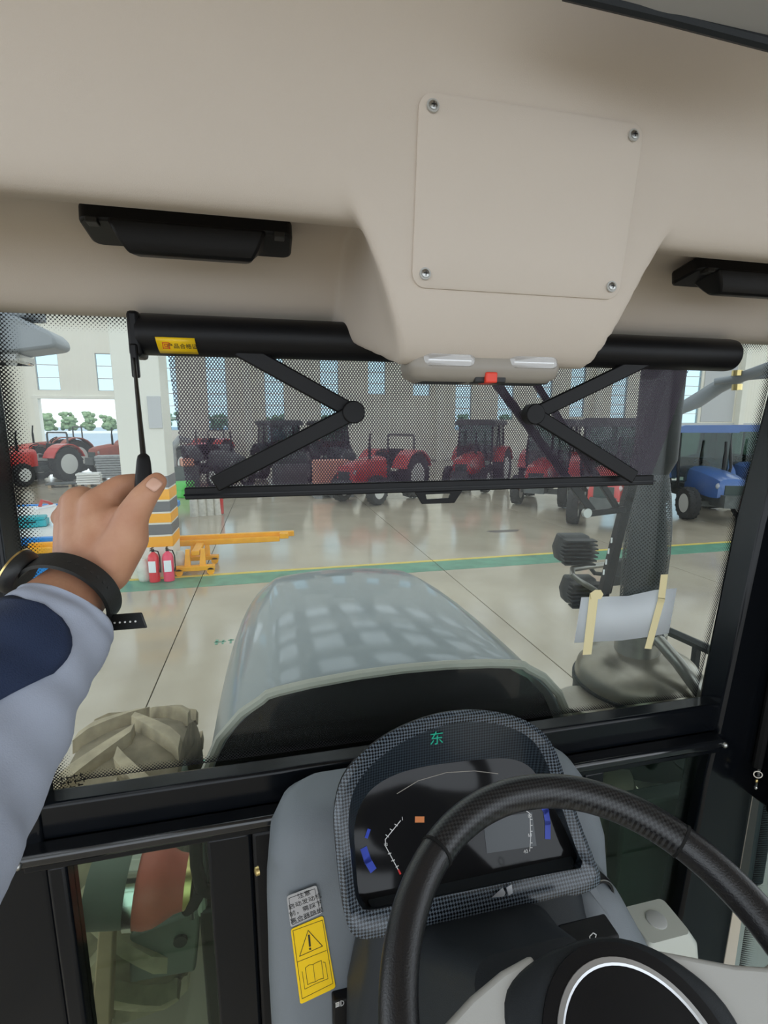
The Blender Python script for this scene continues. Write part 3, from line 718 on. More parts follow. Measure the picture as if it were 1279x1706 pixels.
b = MB(); b.box(-.30, .28, -.33, -.27, -.35, .06); b.build('mounting_plate', 'chassis', mu, bevel=.01)
# tank step / fender plate to the right of muffler
hr = empty('handrail', (1.02, 1.3, 1.5), 0, 'grey tube handrail sloping down beside the muffler', 'handrail')
L = hr.location
b = MB(); b.tube([at(1093, 1062, Y=1.32)-L, at(1130, 1105, Y=1.25)-L, at(1170, 1160, Y=1.2)-L, at(1200, 1215, Y=1.18)-L], .020, 12); b.build('tube', 'pipegrey', hr)
b = MB(); b.tube([at(1088, 1040, Y=1.34)-L, at(1095, 1068, Y=1.32)-L], .024, 12); b.build('bracket', 'guard', hr)
sr = empty('side_frame', (1.3, 1.9, 1.4), 0, 'black frame bar running along the far side of the muffler', 'bar')
L = sr.location
b = MB(); b.tube([at(1105, 1048, Y=1.9)-L, at(1150, 1068, Y=1.75)-L, at(1215, 1098, Y=1.55)-L, at(1240, 1112, Y=1.06)-L], .022, 6); b.build('bar', 'guard', sr)
b = MB(); q = at(1160, 1080, Y=1.7)-L; b.tube([q, q+Vector((.02, .02, -1.0))], .02, 6); b.build('strut', 'guard', sr)
fe = MB(); fe.loft([[(1.02+.30*t, 1.2, .95+.28*(1-t)**.5), (1.02+.30*t, 1.75, .95+.28*(1-t)**.5), (1.02+.30*t, 1.75, .9), (1.02+.30*t, 1.2, .9)] for t in (0, .25, .5, .75, 1)])
fo = fe.build('step_cover', 'lightgrey', angle=60); tag(fo, 'pale grey curved cover low beside the muffler at the pillar', 'cover')

# work lights
def worklight(px, py, label):
    c_ = at(px, py, Y=1.55); r = empty('work_light', c_, radians(-12), label, 'work light', 'ribbed work lights left of the exhaust')
    b = MB(); b.loft([[(x*s_, y, z*s_) for x, z in ((-.055, -.045), (-.065, 0), (-.05, .05), (.05, .05), (.065, 0), (.055, -.045))] for s_, y in ((.8, -.03), (1, 0), (1, .05), (.9, .06))]); b.build('housing', 'lampbody', r, bevel=.006)
    for k in range(7):
        z = -.042+.014*k; hw = .062-.2*abs(z)
        b = MB(); b.box(-hw, hw, -.06, -.02, z-.0025, z+.0025); b.build('cooling_fin', 'lampbody', r)
    b = MB(); b.box(-.045, .045, .06, .066, -.036, .042); b.build('lens', 'lens', r, bevel=.004)
    return r
worklight(957, 915, 'upper ribbed black work light on the bracket beside the wiper')
worklight(968, 985, 'lower ribbed black work light on the bent bracket above the paper')
lb = empty('light_bracket', at(1000, 960, Y=1.55), 0, 'bent grey metal bracket carrying the two ribbed work lights', 'bracket'); L = lb.location
b = MB(); b.tube([at(1000, 988, Y=1.5)-L, at(965, 968, Y=1.46)-L, at(953, 958, Y=1.46)-L, at(953, 948, Y=1.5)-L, at(1010, 940, Y=1.56)-L], .010, 10); b.build('hoop', 'pipegrey', lb)
b = MB(); b.tube([at(972, 930, Y=1.58)-L, at(990, 955, Y=1.58)-L, at(1030, 960, Y=1.58)-L], .008, 8); b.build('stay', 'guard', lb)
b = MB(); q = at(1025, 955, Y=1.6)-L; b.box(q.x-.035, q.x+.09, q.y-.02, q.y+.02, q.z-.045, q.z+.055); b.build('clamp_block', 'guard', lb, bevel=.006)

# wiper
wp = empty('wiper', (.3, 1.12, 2.45), 0, 'black pantograph wiper hanging across the right of the windscreen', 'wiper'); L = wp.location
wy = 1.115
def bar(name, pts, w_, m, parent, th=.012):
    b = MB(); b.strip([Vector(p)-L for p in pts], w_, (0, -1, 0), th); return b.build(name, m, parent, bevel=.002)
bar('arm', [at(795, 600, Y=wy), at(985, 853, Y=wy)], .019, 'blackmatt', wp)
bar('arm', [at(868, 605, Y=wy), at(1028, 850, Y=wy)], .015, 'blackmatt', wp)
bar('link', [at(978, 855, Y=wy-.013), at(1035, 848, Y=wy-.013)], .015, 'blackmatt', wp)
bar('blade', [at(1095, 640, Y=wy+.02), at(1040, 830, Y=wy+.02), at(1001, 985, Y=wy+.02)], .026, 'blackmatt', wp, .02)
bar('blade_rubber', [at(1066, 740, Y=wy+.03), at(1012, 985, Y=wy+.03)], .012, 'rubber', wp, .01)
for px, py in ((1018, 900), (1013, 918), (1009, 936), (1005, 953)):
    b = MB(); p = at(px, py, Y=wy-.003)-L; b.box(p.x-.002, p.x+.002, p.y-.002, p.y, p.z-.007, p.z+.007); b.build('slot', 'white', wp)
b = MB(); p = at(975, 854, Y=wy-.016)-L; b.cyl(p, p+Vector((0, -.01, 0)), .012); b.build('pivot', 'screw', wp)

# mirror arm at the top right and lamp at the top left
ma = empty('mirror_arm', (1.2, 1.5, 2.4), 0, 'curved grey mirror arm outside the glass at the upper pillar', 'mirror arm'); L = ma.location
b = MB(); b.tube([at(1125, 685, Y=1.6)-L, at(1160, 668, Y=1.55)-L, at(1195, 645, Y=1.5)-L, at(1235, 628, Y=1.4)-L, at(1300, 605, Y=1.3)-L], [.022, .03, .028, .02, .02], 12, sx=.6); b.build('arm', 'mirrorgrey', ma)
b = MB(); b.tube([at(1190, 636, Y=1.47)-L, at(1240, 628, Y=1.4)-L, at(1310, 622, Y=1.3)-L], .012, 10); b.build('strut', 'mirrorgrey', ma)
for py0, py1 in ((617, 626), (640, 650)):
    b = MB(); b.cyl(at(1228, py0, Y=1.4)-L, at(1227, py1, Y=1.4)-L, .015, n=8); b.build('bolt', 'gold', ma)
ll = empty('roof_lamp', at(40, 555, Y=1.45), 0, 'grey roof lamp seen through the upper corner of the windscreen', 'lamp'); L = ll.location
b = MB(); b.loft([[(-.12+x, y, z) for y, z in ((-.05, .02+q), (.05, .02+q), (.05, -.05+w_), (-.05, -.05+w_))] for x, q, w_ in ((-.1, .03, -.02), (.05, .03, -.01), (.13, .01, .0), (.19, -.02, .01), (.205, -.035, .015))]); b.build('shade', 'mirrorgrey', ll, bevel=.008)
b = MB(); b.box(-.2, .0, -.045, .045, -.075, -.05); b.build('lens', 'lens', ll, bevel=.006)
b = MB(); b.box(-.03, .04, -.04, .04, .03, .12); b.build('bracket', 'mirrorgrey', ll, bevel=.006)

# behind the lower-left glass: hose, pipe, chassis
ho_ = empty('intake_hose', (-.66, 1.3, 1.05), 0, 'red silicone intake hose with shiny clamps behind the lower glass', 'hose'); L = ho_.location
a0 = at(232, 1475, Y=1.3)-L; a1 = at(312, 1468, Y=1.3)-L; a2 = at(420, 1440, Y=1.34)-L
d = (a1-a0).normalized()
b = MB(); b.tube([a0+(a1-a0)*t for t in (0, .2, .4, .6, .8, 1)], [.098, .102, .098, .086, .072, .066], 28); b.build('hose', 'hose', ho_)
for t0, t1, r_, nm in ((-.16, .02, .103, 'clamp'), (.98, 1.12, .068, 'clamp')):
    b = MB(); b.tube([a0+(a1-a0)*t0, a0+(a1-a0)*t1], r_, 28); b.build(nm, 'gold' if t0 > .5 else 'chrome', ho_)
b = MB(); b.tube([a1+d*.01, a1+(a2-a1)*.4, a2], .06, 24); b.build('pipe', 'chrome', ho_)
b = MB(); b.tube([a0-d*.12, a0-d*.012], [.09, .095], 24); b.build('turbo_inlet', 'chassisgrey', ho_)
b = MB(); p = a0+(a1-a0)*1.08; b.cyl(p+Vector((0, -.02, -.065)), p+Vector((0, -.02, -.105)), .006, n=8); b.build('clamp_screw', 'screw', ho_)
cab_ = empty('black_hose', (-.55, 1.26, 1.1), 0, 'black rubber hose looped over the shiny intake pipe', 'hose'); L = cab_.location
b = MB(); b.tube([at(325, 1380, Y=1.2)-L, at(327, 1440, Y=1.2)-L, at(335, 1480, Y=1.2)-L, at(352, 1488, Y=1.22)-L, at(375, 1475, Y=1.24)-L], .016, 12); b.build('loop', 'rubber', cab_)
b = MB(); b.tube([at(333, 1480, Y=1.2)-L, at(328, 1502, Y=1.22)-L, at(312, 1515, Y=1.26)-L], .016, 12); b.build('tail', 'rubber', cab_)
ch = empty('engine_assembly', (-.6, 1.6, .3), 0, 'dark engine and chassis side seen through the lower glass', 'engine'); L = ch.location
b = MB(); b.box(-.02, .15, -.1, 1.0, -.1, .42); b.build('panel', 'chassis', ch, bevel=.02)  # chassis side, its dark colour standing in for shade under the tractor
b = MB(); b.prism([at(165, 1530, Y=1.42)-L, at(190, 1515, Y=1.42)-L, at(182, 1720, Y=1.42)-L, at(150, 1720, Y=1.42)-L], (0, .05, 0)); b.build('upright', 'wood', ch, bevel=.005)
b = MB(); b.prism([at(215, 1560, Y=1.5)-L, at(335, 1515, Y=1.5)-L, at(325, 1620, Y=1.5)-L, at(215, 1640, Y=1.5)-L], (0, .05, 0)); b.build('side_plate', 'chassisgrey', ch, bevel=.01)
b = MB(); b.box(.0, .1, -.1, .02, -.2, .42); b.build('support', 'chassis', ch, bevel=.01)
b = MB(); p = at(300, 1570, Y=1.49)-L; b.cyl(p, p+Vector((0, .03, 0)), .022, n=16); b.build('plug', 'chassis', ch)
# behind the lower-right glass
rp = empty('silencer_pipe', (.75, 1.32, 1.0), 0, 'curved grey metal pipe behind the lower glass beside the instrument panel', 'pipe'); L = rp.location
b = MB(); b.tube([at(985, 1300, Y=1.3)-L, at(1010, 1380, Y=1.32)-L, at(1050, 1430, Y=1.34)-L, at(1095, 1500, Y=1.36)-L, at(1110, 1580, Y=1.38)-L], [.13, .14, .14, .12, .1], 28); b.build('pipe', 'muffler', rp)
b = MB(); b.tube([at(1035, 1490, Y=1.25)-L, at(1085, 1500, Y=1.27)-L], .02, 12); b.build('stub', 'gold', rp)
cp_ = MB(); cp_.box(-.35, 1.25, 1.75, 1.8, .3, 1.12); tag(cp_.build('chassis_plate', 'chassisgrey', bevel=.02), 'grey green chassis plate beyond the lower glass', 'plate')
cw = MB(); cw.box(-.56, .56, 1.20, 1.24, .55, 1.02); tag(cw.build('cowl_panel', 'blackmatt', bevel=.01), 'black cowl panel below the hood edge', 'panel')

# ------------------------------------------------------------------ the cab: headliner, frame, glass
side = [(-.6, 2.87), (.10, 2.87), (.44, 2.857), (.57, 2.815), (.605, 2.745), (.624, 2.665), (.648, 2.56), (.70, 2.553), (.82, 2.602), (.92, 2.593), (.978, 2.500), (1.04, 2.49)]
bulge = [(-.6, 2.87), (.10, 2.87), (.45, 2.86), (.575, 2.82), (.608, 2.75), (.625, 2.67), (.645, 2.50), (.664, 2.425), (.70, 2.384), (.755, 2.393), (.84, 2.415), (.905, 2.432)]
def densify(p, n=5):
    out = []
    P = [Vector((a, b_)) for a, b_ in p]
    for i in range(len(P)-1):
        p0 = P[max(i-1, 0)]; p1 = P[i]; p2 = P[i+1]; p3 = P[min(i+2, len(P)-1)]
        for k in range(n):
            t = k/n
            out.append(.5*((2*p1)+(p2-p0)*t+(2*p0-5*p1+4*p2-p3)*t*t+(3*p1-p0-3*p2+p3)*t**3))
    out.append(P[-1]); return out
S, B = densify(side), densify(bulge)
def lerp1(v, tab):
    if v <= tab[0][0]: return tab[0][1]
    for (a, p), (b_, q) in zip(tab, tab[1:]):
        if v <= b_: return p+(q-p)*(v-a)/(b_-a)
    return tab[-1][1]
xs_ = [-1.05, -.95, -.8, -.65, -.5, -.4, -.33]+[-.31+.0062*k for k in range(101)]+[.33, .4, .5, .65, .8, .95, 1.1, 1.2]
vs, fs = [], []
for i, x in enumerate(xs_):
    for j in range(len(S)):
        zb = B[j].y; xc = lerp1(zb, ((2.38, .166), (2.46, .192), (2.52, .212), (2.67, .25), (2.8, .26)))   # the bulge narrows towards its lower edge
        e = (abs(x)-xc)/(lerp1(zb, ((2.38, .022), (2.52, .028), (2.67, .06))))
        w_ = 1-min(1, max(0, .5+.5*e)); w_ = w_*w_*(3-2*w_)
        p = S[j]*(1-w_)+B[j]*w_
        vs.append((x, p.x, p.y))
n = len(S)
for i in range(len(xs_)-1):
    for j in range(n-1): fs.append((i*n+j, i*n+j+1, (i+1)*n+j+1, (i+1)*n+j))
b = MB(); b.add(vs, fs); ceil = struct(b.build('ceiling', 'headliner', angle=80))
so = ceil.modifiers.new('thick', 'SOLIDIFY'); so.thickness = .012; so.offset = 1
# access panel
ap = empty('access_panel', (0.004, .63, 2.573), 0, 'beige square cover panel held by four screws on the headliner', 'panel')
def face_y(z):                                  # the headliner's face in the middle
    for p, q in zip(B, B[1:]):
        if (p.y-z)*(q.y-z) <= 0 and p.y != q.y and p.x > .5 and p.x < .7: return p.x+(q.x-p.x)*(z-p.y)/(q.y-p.y)
    return .64
def roundrect(hw, hh, r, n=6):
    out = []
    for cx_, cz_, a0_ in ((hw-r, hh-r, 0), (-hw+r, hh-r, 90), (-hw+r, -hh+r, 180), (hw-r, -hh+r, 270)):
        for k in range(n+1):
            a = radians(a0_+90*k/n); out.append((cx_+r*cos(a), cz_+r*sin(a)))
    return out
def onface(x, z, off): return Vector((x, face_y(z+2.573)-.63-off, z))
rings = []
for ins, off in ((0, -.002), (0, .003), (.004, .0055), (.05, .0055)):
    rings.append([onface(x, z, off) for x, z in roundrect(.150-ins, .103-ins, .018)])
b = MB(); b.loft(rings); b.build('cover_plate', 'panelplastic', ap, angle=50)
for x in (-.134, .134):
    for z in (-.088, .088):
        p = onface(x, z, .0055); b = MB(); b.lathe([(0, .0075), (.002, .0075), (.002, .0045)], p, (0, -1, .1), 16); sc_ = b.build('screw_cup', 'lightgrey', ap)
        b = MB(); b.lathe([(0, .0055), (.003, .005), (.0042, .002)], p, (0, -1, .1), 14); b.build('screw', 'screw', ap)
        b = MB(); q = p+Vector((0, -.0044, 0)); b.box(q.x-.003, q.x+.003, q.y-.0002, q.y, q.z-.0006, q.z+.0006); b.box(q.x-.0006, q.x+.0006, q.y-.0002, q.y, q.z-.003, q.z+.003); b.build('screw_slot', 'ink', ap)
# roof hatch
ha = empty('roof_hatch', (.42, .2, 2.86), 0, 'grey roof hatch panel at the top of the cab', 'hatch'); L = ha.location
hp = [at(940, -12, Y=.52), at(1100, 26, Y=.50), at(1300, 78, Y=.47)]
b = MB(); b.prism([hp[0]-L, hp[1]-L, hp[2]-L, Vector((1.0, -.1, 2.80))-L, Vector((.1, -.1, 2.80))-L], (0, 0, .02)); b.build('panel', 'hatch', ha, bevel=.004)
b = MB(); b.tube([p-L for p in hp], .006, 8); b.build('gasket', 'darkgrey', ha)

# black housings on the headliner
def housing(x0, sgn, label):
    r = empty('roof_outlet', (-.33+(x0+.33)*1.23, .69*1.23, 2.3+.23*1.23-.004), 0, label, 'outlet', 'black outlets on the headliner'); r.scale = (1.23, 1.23, 1.23)
    b = MB(); pl = []
    for x, y in roundrect(.118, .030, .012): pl.append((x, y+.002, .012-.16*y))
    b.prism(pl, (0, -.003, -.020)); b.build('flange', 'blackmatt', r, bevel=.003)
    b = MB(); b.loft([[(-.088, -.034, .0), (.088, -.034, .0), (.085, .02, -.008), (-.085, .02, -.008)], [(-.078, -.03, -.022), (.078, -.03, -.022), (.07, .012, -.022), (-.07, .012, -.022)], [(-.07, -.022, -.034), (.07, -.022, -.034), (.064, .004, -.03), (-.064, .004, -.03)]]); b.build('nozzle', 'blackmatt', r, bevel=.004)
    for x in (-.102, .102):
        b = MB(); b.box(x-.006, x+.006, -.0355, -.02, -.008, -.002); b.build('screw_slot', 'ink', r, bevel=.001)
    return r
housing(-.41, -1, 'black outlet housing on the headliner above the pull cord')
housing(.415, 1, 'black outlet housing cut by the frame edge, over the pillar side')

# dome lamp
dl = empty('dome_lamp', (-.016, .735, 2.385), 0, 'small clear dome lamp with a red switch under the headliner bulge', 'lamp'); 
b = MB(); b.loft([[(x*s_, y*q-.01, z) for x, y in roundrect(.118, .04, .022)] for s_, q, z in ((.98, .9, .012), (1, 1, -.004), (.97, .95, -.018), (.86, .7, -.026))]); b.build('base', 'lampbase', dl, angle=50)
for x in (-.062, .068):
    b = MB(); b.loft([[(x+u*s_, -.052+.014*k_, v*s_+.002) for u, v in roundrect(.038, .009, .006)] for k_, s_ in ((0, .85), (.3, 1), (1, 1))]); b.build('lens', 'lens', dl, angle=50)
    b = MB(); b.tube([(x-.032, -.045, .002), (x+.032, -.045, .002)], .005, 10); b.build('tube', 'chrome', dl)
    b = MB(); b.box(x-.035, x+.035, -.032, .015, -.0265, -.021); b.build('lower_lens', 'darkgrey', dl, bevel=.002)
b = MB(); b.box(-.008, .010, -.052, -.02, -.028, -.013); b.build('switch', 'redswitch', dl, bevel=.002)
b = MB(); b.box(-.022, .026, -.046, -.02, -.0275, -.013); b.build('switch_recess', 'ink', dl, bevel=.002)

# frame
def frame_piece(n, *bx_, m='black', bev=.008):
    b = MB(); b.box(*bx_); return struct(b.build('trim_%d' % n, m, bevel=bev))
frame_piece(20, -1.05, -.80, .992, 1.07, .2, 2.49)                  # left pillar
b = MB(); b.prism([(.95, .99, 2.5), (1.12, .99, 2.5), (1.06, .99, 1.9), (.985, .99, 1.3), (.955, .99, .3), (.735, .99, .3), (.805, .99, 1.34), (.826, .99, 1.5), (.878, .99, 2.05)], (0, .08, 0)); struct(b.build('trim_21', 'black', bevel=.01))
b = MB(); b.tube([(1.01, .975, 2.45), (.985, .975, 1.9), (.955, .975, 1.36)], .012, 8); struct(b.build('trim_22', 'rubber'))
frame_piece(23, -.81, .84, 1.0, 1.05, 1.47, 1.552)                 # cross member
frame_piece(24, -.84, .815, .955, 1.0, 1.452, 1.478, m='blackgloss')               # its front lip
frame_piece(25, -.84, .84, .987, 1.04, 1.415, 1.4705, bev=.004)
frame_piece(26, -.495, -.40, .989, 1.04, .3, 1.42)
frame_piece(27, .42, .48, .989, 1.04, .3, 1.42)
frame_piece(28, -.40, .42, .985, 1.03, .3, 1.42, m='blackmatt')
frame_piece(29, -.802, -.765, .99, 1.05, .3, 1.42)
frame_piece(30, -.84, 1.0, 1.05, 1.075, 2.503, 2.56)
for x, z in ((-.83, 1.465), (.81, 1.465)):
    b = MB(); b.sphere((x, .955, z), .008, 10, 6); struct(b.build('trim_%d' % (31 if x < 0 else 32), 'screw'))
# windscreen
ws = empty('window_1', (0, 1.078, 1.5), kind='structure')
b = MB(); b.box(-.82, .96, .001, .006, 0, 1.05); b.build('pane', 'glass', ws, smooth=False)
def fritquads(a, b_, inner, v0):
    """border strip from edge a->b_, inner = vector towards the glass centre"""
    a, b_, inner = Vector(a), Vector(b_), Vector(inner); ln = (b_-a).length; wd_ = inner.length
    return ([a, b_, b_+inner, a+inner], [(0, 0), (ln, 0), (ln, wd_), (0, wd_)], [(0, 0), (0, 0), (0, 1), (0, 1)])
yF = -.004
q = [fritquads((-.805, yF, .03), (-.805, yF, 1.01), (.052, 0, 0), 0), fritquads((-.80, yF, 1.01), (.95, yF, 1.01), (0, 0, -.058), 0),
     fritquads((-.80, yF, .045), (.83, yF, .035), (0, 0, .03), 0),
     ([Vector((.955, yF, 1.01)), Vector((.825, yF, .0)), Vector((.785, yF, .0)), Vector((.905, yF, 1.01))], [(0, 0), (1.0, 0), (1.0, .045), (0, .045)], [(0, 0), (0, 0), (0, 1), (0, 1)])]
uvsheet('frit_border', 'frit', q, ws)
gm = MB(); Lg = ws.location                       # etched maker's mark low in the corner of the glass
for k, (x, y, w_) in enumerate(((101, 1297, 6), (110, 1296, 10), (122, 1293, 7), (133, 1291, 5), (100, 1306, 9), (112, 1304, 7), (124, 1302, 11), (138, 1299, 4), (104, 1314, 7), (116, 1312, 9), (130, 1308, 8))):
    a, c_ = at(x, y, Y=1.0775)-Lg, at(x+w_, y-w_*.16, Y=1.0775)-Lg
    gm.strip([a, c_], .0026, (0, -1, 0), .0003); gm.strip([a+Vector((.002, 0, -.005)), a+Vector((.002, 0, .004))], .0018, (0, -1, 0), .0003)
go_ = gm.build('glass_mark', 'ink', ws); go_['label'] = 'dark etched glass mark'
# lower glass
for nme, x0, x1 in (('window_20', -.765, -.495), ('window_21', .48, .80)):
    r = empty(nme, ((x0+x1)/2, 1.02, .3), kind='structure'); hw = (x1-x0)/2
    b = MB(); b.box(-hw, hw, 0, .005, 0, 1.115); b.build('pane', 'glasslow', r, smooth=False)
# right door
dr = empty('door_1', (1.0, .6, .3), kind='structure')
b = MB(); b.box(-.03, .03, .12, .38, .98, 2.2); b.build('door_stile', 'black', dr, bevel=.01)
b = MB(); b.box(-.035, .03, -.8, .40, .955, 1.02); b.build('door_rail', 'black', dr, bevel=.01)
b = MB(); b.box(-.005, .005, -.8, .385, .05, .955); b.build('pane', 'pane', dr, smooth=False)
uvsheet('frit_border', 'frit', [fritquads((-.008, .37, .05), (-.008, .37, .955), (0, -.05, 0), 0)], dr)
b = MB(); b.box(-.06, .0, .22, .33, .96, 1.07); b.build('lock_block', 'blackmatt', dr, bevel=.012)
b = MB(); b.tube([(-.065, .20, 1.0), (-.07, .15, .9), (-.05, .1, .8)], .02, 10); b.build('latch_handle', 'blackmatt', dr)
kk = empty('key_ring', at(1262, 1290, X=.925), 0, 'small metal key ring hanging at the door lock', 'key ring')
b = MB(); b.lathe([(-.0015, .011), (.0015, .011), (.0015, .0085), (-.0015, .0085)], (0, 0, 0), (.5, .8, 0), 20, close=True); b.build('ring', 'chrome', kk)
b = MB(); b.sphere((0, 0, -.02), (.005, .004, .006), 10, 6); b.build('bead', 'gold', kk)
b = MB(); b.cyl((0, 0, -.024), (0, 0, -.045), .003, n=8); b.sphere((0, 0, -.04), .005, 8, 6); b.build('charm', 'chrome', kk)
# ------------------------------------------------------------------ sun shade
sh = empty('sun_shade', (.08, .965, 2.45), 0, 'black perforated roller sun shade pulled halfway down the windscreen', 'sun shade'); L = sh.location
b = MB(); b.lathe([(-.62, .030), (-.612, .0345), (.60, .0345), (.612, .033), (.617, .025)], (0, 0, 0), (1, 0, 0), 32); b.build('roller_housing', 'blackmatt', sh)
b = MB(); b.box(-.632, -.612, -.028, .03, -.04, .034); b.build('end_bracket', 'blackmatt', sh, bevel=.006)
b = MB(); b.box(-.629, -.617, -.034, -.022, -.075, -.02); b.build('cord_guide', 'blackmatt', sh, bevel=.003)
fy = .972
tl, tr_, bl, br = (at(x, y, Y=fy) for x, y in ((278, 580), (1152, 600), (311, 815), (1083, 798)))
nx, nz = 24, 8; qs = []
def fp(u, v):
    p = (tl*(1-u)+tr_*u)*(1-v)+(bl*(1-u)+br*u)*v
    return p-L+Vector((0, -.006*sin(pi*v)*(1+.4*sin(5*u)), 0))
def fu(p): return (p.x, p.z)
for i in range(nx):
    for j in range(nz):
        ps = [fp(i/nx, j/nz), fp((i+1)/nx, j/nz), fp((i+1)/nx, (j+1)/nz), fp(i/nx, (j+1)/nz)]
        qs.append((ps, [fu(p) for p in ps], [(0, 0)]*4))
uvsheet('mesh_fabric', 'shade', qs, sh)
b = MB(); p0, p1 = at(308, 822, Y=fy-.004)-L, at(1086, 799, Y=fy-.004)-L
dirx = (p1-p0).normalized(); upv = Vector((0, -1, 0)).cross(dirx)
rg = []
for p in (p0, p0+dirx*.002, p1-dirx*.002, p1):
    s_ = .9 if p in (p0, p1) else 1
    rg.append([p+upv*(-a*s_)+Vector((0, c_*s_, 0)) for a, c_ in ((-.011, -.006), (-.011, .006), (.011, .008), (.011, -.008))])
b.loft(rg); b.build('bottom_bar', 'blackmatt', sh, bevel=.002)
b = MB(); b.strip([p0+Vector((0, -.009, -.002)), p1+Vector((0, -.009, -.002))], .003, (0, -1, 0), .002); b.build('bar_rib', 'black', sh)
# pull tab with a slot: four pieces around the opening
tabc = [(690, 819), (772, 815), (757, 838), (703, 840)]; slot = [(709, 824), (751, 822), (748, 830), (711, 832)]
T = [at(x, y, Y=fy-.006)-L for x, y in tabc]; Q = [at(x, y, Y=fy-.006)-L for x, y in slot]
b = MB(); dv = Vector((0, .006, 0))
b.add(T+Q+[p+dv for p in T+Q], [(i, (i+1) % 4, 4+(i+1) % 4, 4+i) for i in range(4)]+[(8+i, 12+i, 12+(i+1) % 4, 8+(i+1) % 4) for i in range(4)]+[(i, 8+i, 8+(i+1) % 4, (i+1) % 4) for i in range(4)]+[(4+i, 4+(i+1) % 4, 12+(i+1) % 4, 12+i) for i in range(4)])
b.build('pull_tab', 'blackmatt', sh, bevel=.001)
def arm(pts, nm='folding_arm'):
    for (a, c_), yy in zip(zip(pts, pts[1:]), (fy-.018, fy-.028)):
        b = MB(); b.strip([at(*a, Y=yy)-L, at(*c_, Y=yy)-L], .030, (0, -1, 0), .008); b.build(nm, 'blackmatt', sh, bevel=.003)
    b = MB(); p = at(*pts[1], Y=fy-.03)-L; b.cyl(p+Vector((0, .014, 0)), p+Vector((0, -.012, 0)), .021, n=20); b.build('elbow_joint', 'blackmatt', sh, bevel=.002)
arm([(405, 585), (588, 687), (365, 803)]); arm([(1070, 602), (888, 690), (1050, 792)])
# cord and handle
c0 = Vector((-.623, -.034, -.045)); c1 = deep(239, 762, .50)-L
b = MB(); b.tube([c0, c0+(c1-c0)*.5+Vector((0, 0, -.004)), c1], .0028, 8); b.build('pull_cord', 'blackmatt', sh)
h0, h1 = deep(239, 756, .50)-L, deep(240, 836, .498)-L
b = MB(); b.tube([h0, h0+(h1-h0)*.05, h0+(h1-h0)*.15, h0+(h1-h0)*.6, h0+(h1-h0)*.95, h1], [.003, .0055, .0065, .0085, .0095, .008], 18); b.build('cord_handle', 'blackmatt', sh)
# sticker on the roller
a_ = radians(-38); sn = Vector((0, -cos(a_), sin(a_))); su = Vector((0, -sin(-a_), cos(a_)))
sx0, sx1 = at(264, 575, Y=.94).x-L.x, at(329, 578, Y=.94).x-L.x
rg = []
for t in (-66, -52, -38, -26, -14):
    q = radians(t); rg.append([(sx0+.003*(t+66)/-52, -.0349*cos(q), .0349*sin(q)), (sx1+.003*(t+66)/-52, -.0349*cos(q), .0349*sin(q))])
b = MB(); b.loft(rg, closed=False, caps=False); so = b.build('sticker', 'yellowlabel', sh); so['label'] = 'small yellow sticker with red and black characters'
m_ = so.modifiers.new('t', 'SOLIDIFY'); m_.thickness = .0004; m_.offset = 1
L0 = sh.location.copy(); cxm = (sx0+sx1)/2; sp = sn*.0356
def stk(s, x, size, m): 
    text('lettering', s, m, sh, L0+Vector((x, sp.y, sp.z)), (1, 0, 0), su, size, .0003)
stk('产品合格证', cxm+.0075, .0098, 'ink'); stk('回', sx0+.0125, .0135, 'redprint')

# paper taped to the glass
pr_ = empty('paper_note', (.54, 1.05, 1.815), 0, 'blank white paper taped to the windscreen near the pillar', 'paper'); L = pr_.location
py_ = 1.066
cor = [at(968, 995, Y=py_), at(1045, 993, Y=py_), at(1090, 983, Y=py_), at(1127, 980, Y=py_)], [at(955, 1070, Y=py_), at(1035, 1066, Y=py_), at(1080, 1060, Y=py_), at(1112, 1054, Y=py_)]
b = MB(); b.loft([[p-L for p in cor[0]], [p-L+Vector((0, -.003, 0)) for p in cor[1]]], closed=False, caps=False)
po = b.build('sheet', 'sheetpaper', pr_); m_ = po.modifiers.new('t', 'SOLIDIFY'); m_.thickness = .0006
def tapestrip(pts, w_):
    b = MB(); b.strip([at(x, y, Y=py_-.006)-L for x, y in pts], w_, (0, -1, 0), .0004); return b.build('tape', 'tape', pr_)
tapestrip([(989, 993), (978, 1086)], .026); tapestrip([(1106, 961), (1101, 1000), (1080, 1077)], .022)
b = MB(); p = at(993, 991, Y=py_-.009)-L; b.prism([p+Vector((x, 0, z)) for x, z in ((-.018, .006), (-.004, .014), (.012, .012), (.02, .0), (.014, -.012), (-.014, -.010))], (0, -.001, 0)); b.build('tape_curl', 'tape', pr_)

# ------------------------------------------------------------------ dash console
cons = empty('dash_console', (-.02, .84, .9), 0, 'grey moulded dash console carrying the instrument cluster', 'console'); L = cons.location
def crng(z, x0, x1, y0, y1, r=.06): return [(x+(x0+x1)/2-L.x, y+(y0+y1)/2-L.y, z-L.z) for x, y in roundrect((x1-x0)/2, (y1-y0)/2, min(r, (y1-y0)/2*.95), 6)]
b = MB(); b.loft([crng(.5, -.37, .40, .80, .97), crng(1.2, -.372, .40, .80, .97), crng(1.40, -.368, .37, .80, .97), crng(1.50, -.357, .34, .81, .97), crng(1.545, -.335, .31, .835, .97), crng(1.56, -.30, .28, .86, .965, .05)])
b.build('body', 'console', cons, angle=60)
b = MB(); b.loft([crng(.9, -.235, .25, .66, .82, .05), crng(1.25, -.225, .24, .65, .82, .05), crng(1.38, -.20, .235, .66, .82, .05), crng(1.46, -.19, .22, .70, .84, .05)]); b.build('cluster_mount', 'darkgrey', cons, angle=60)
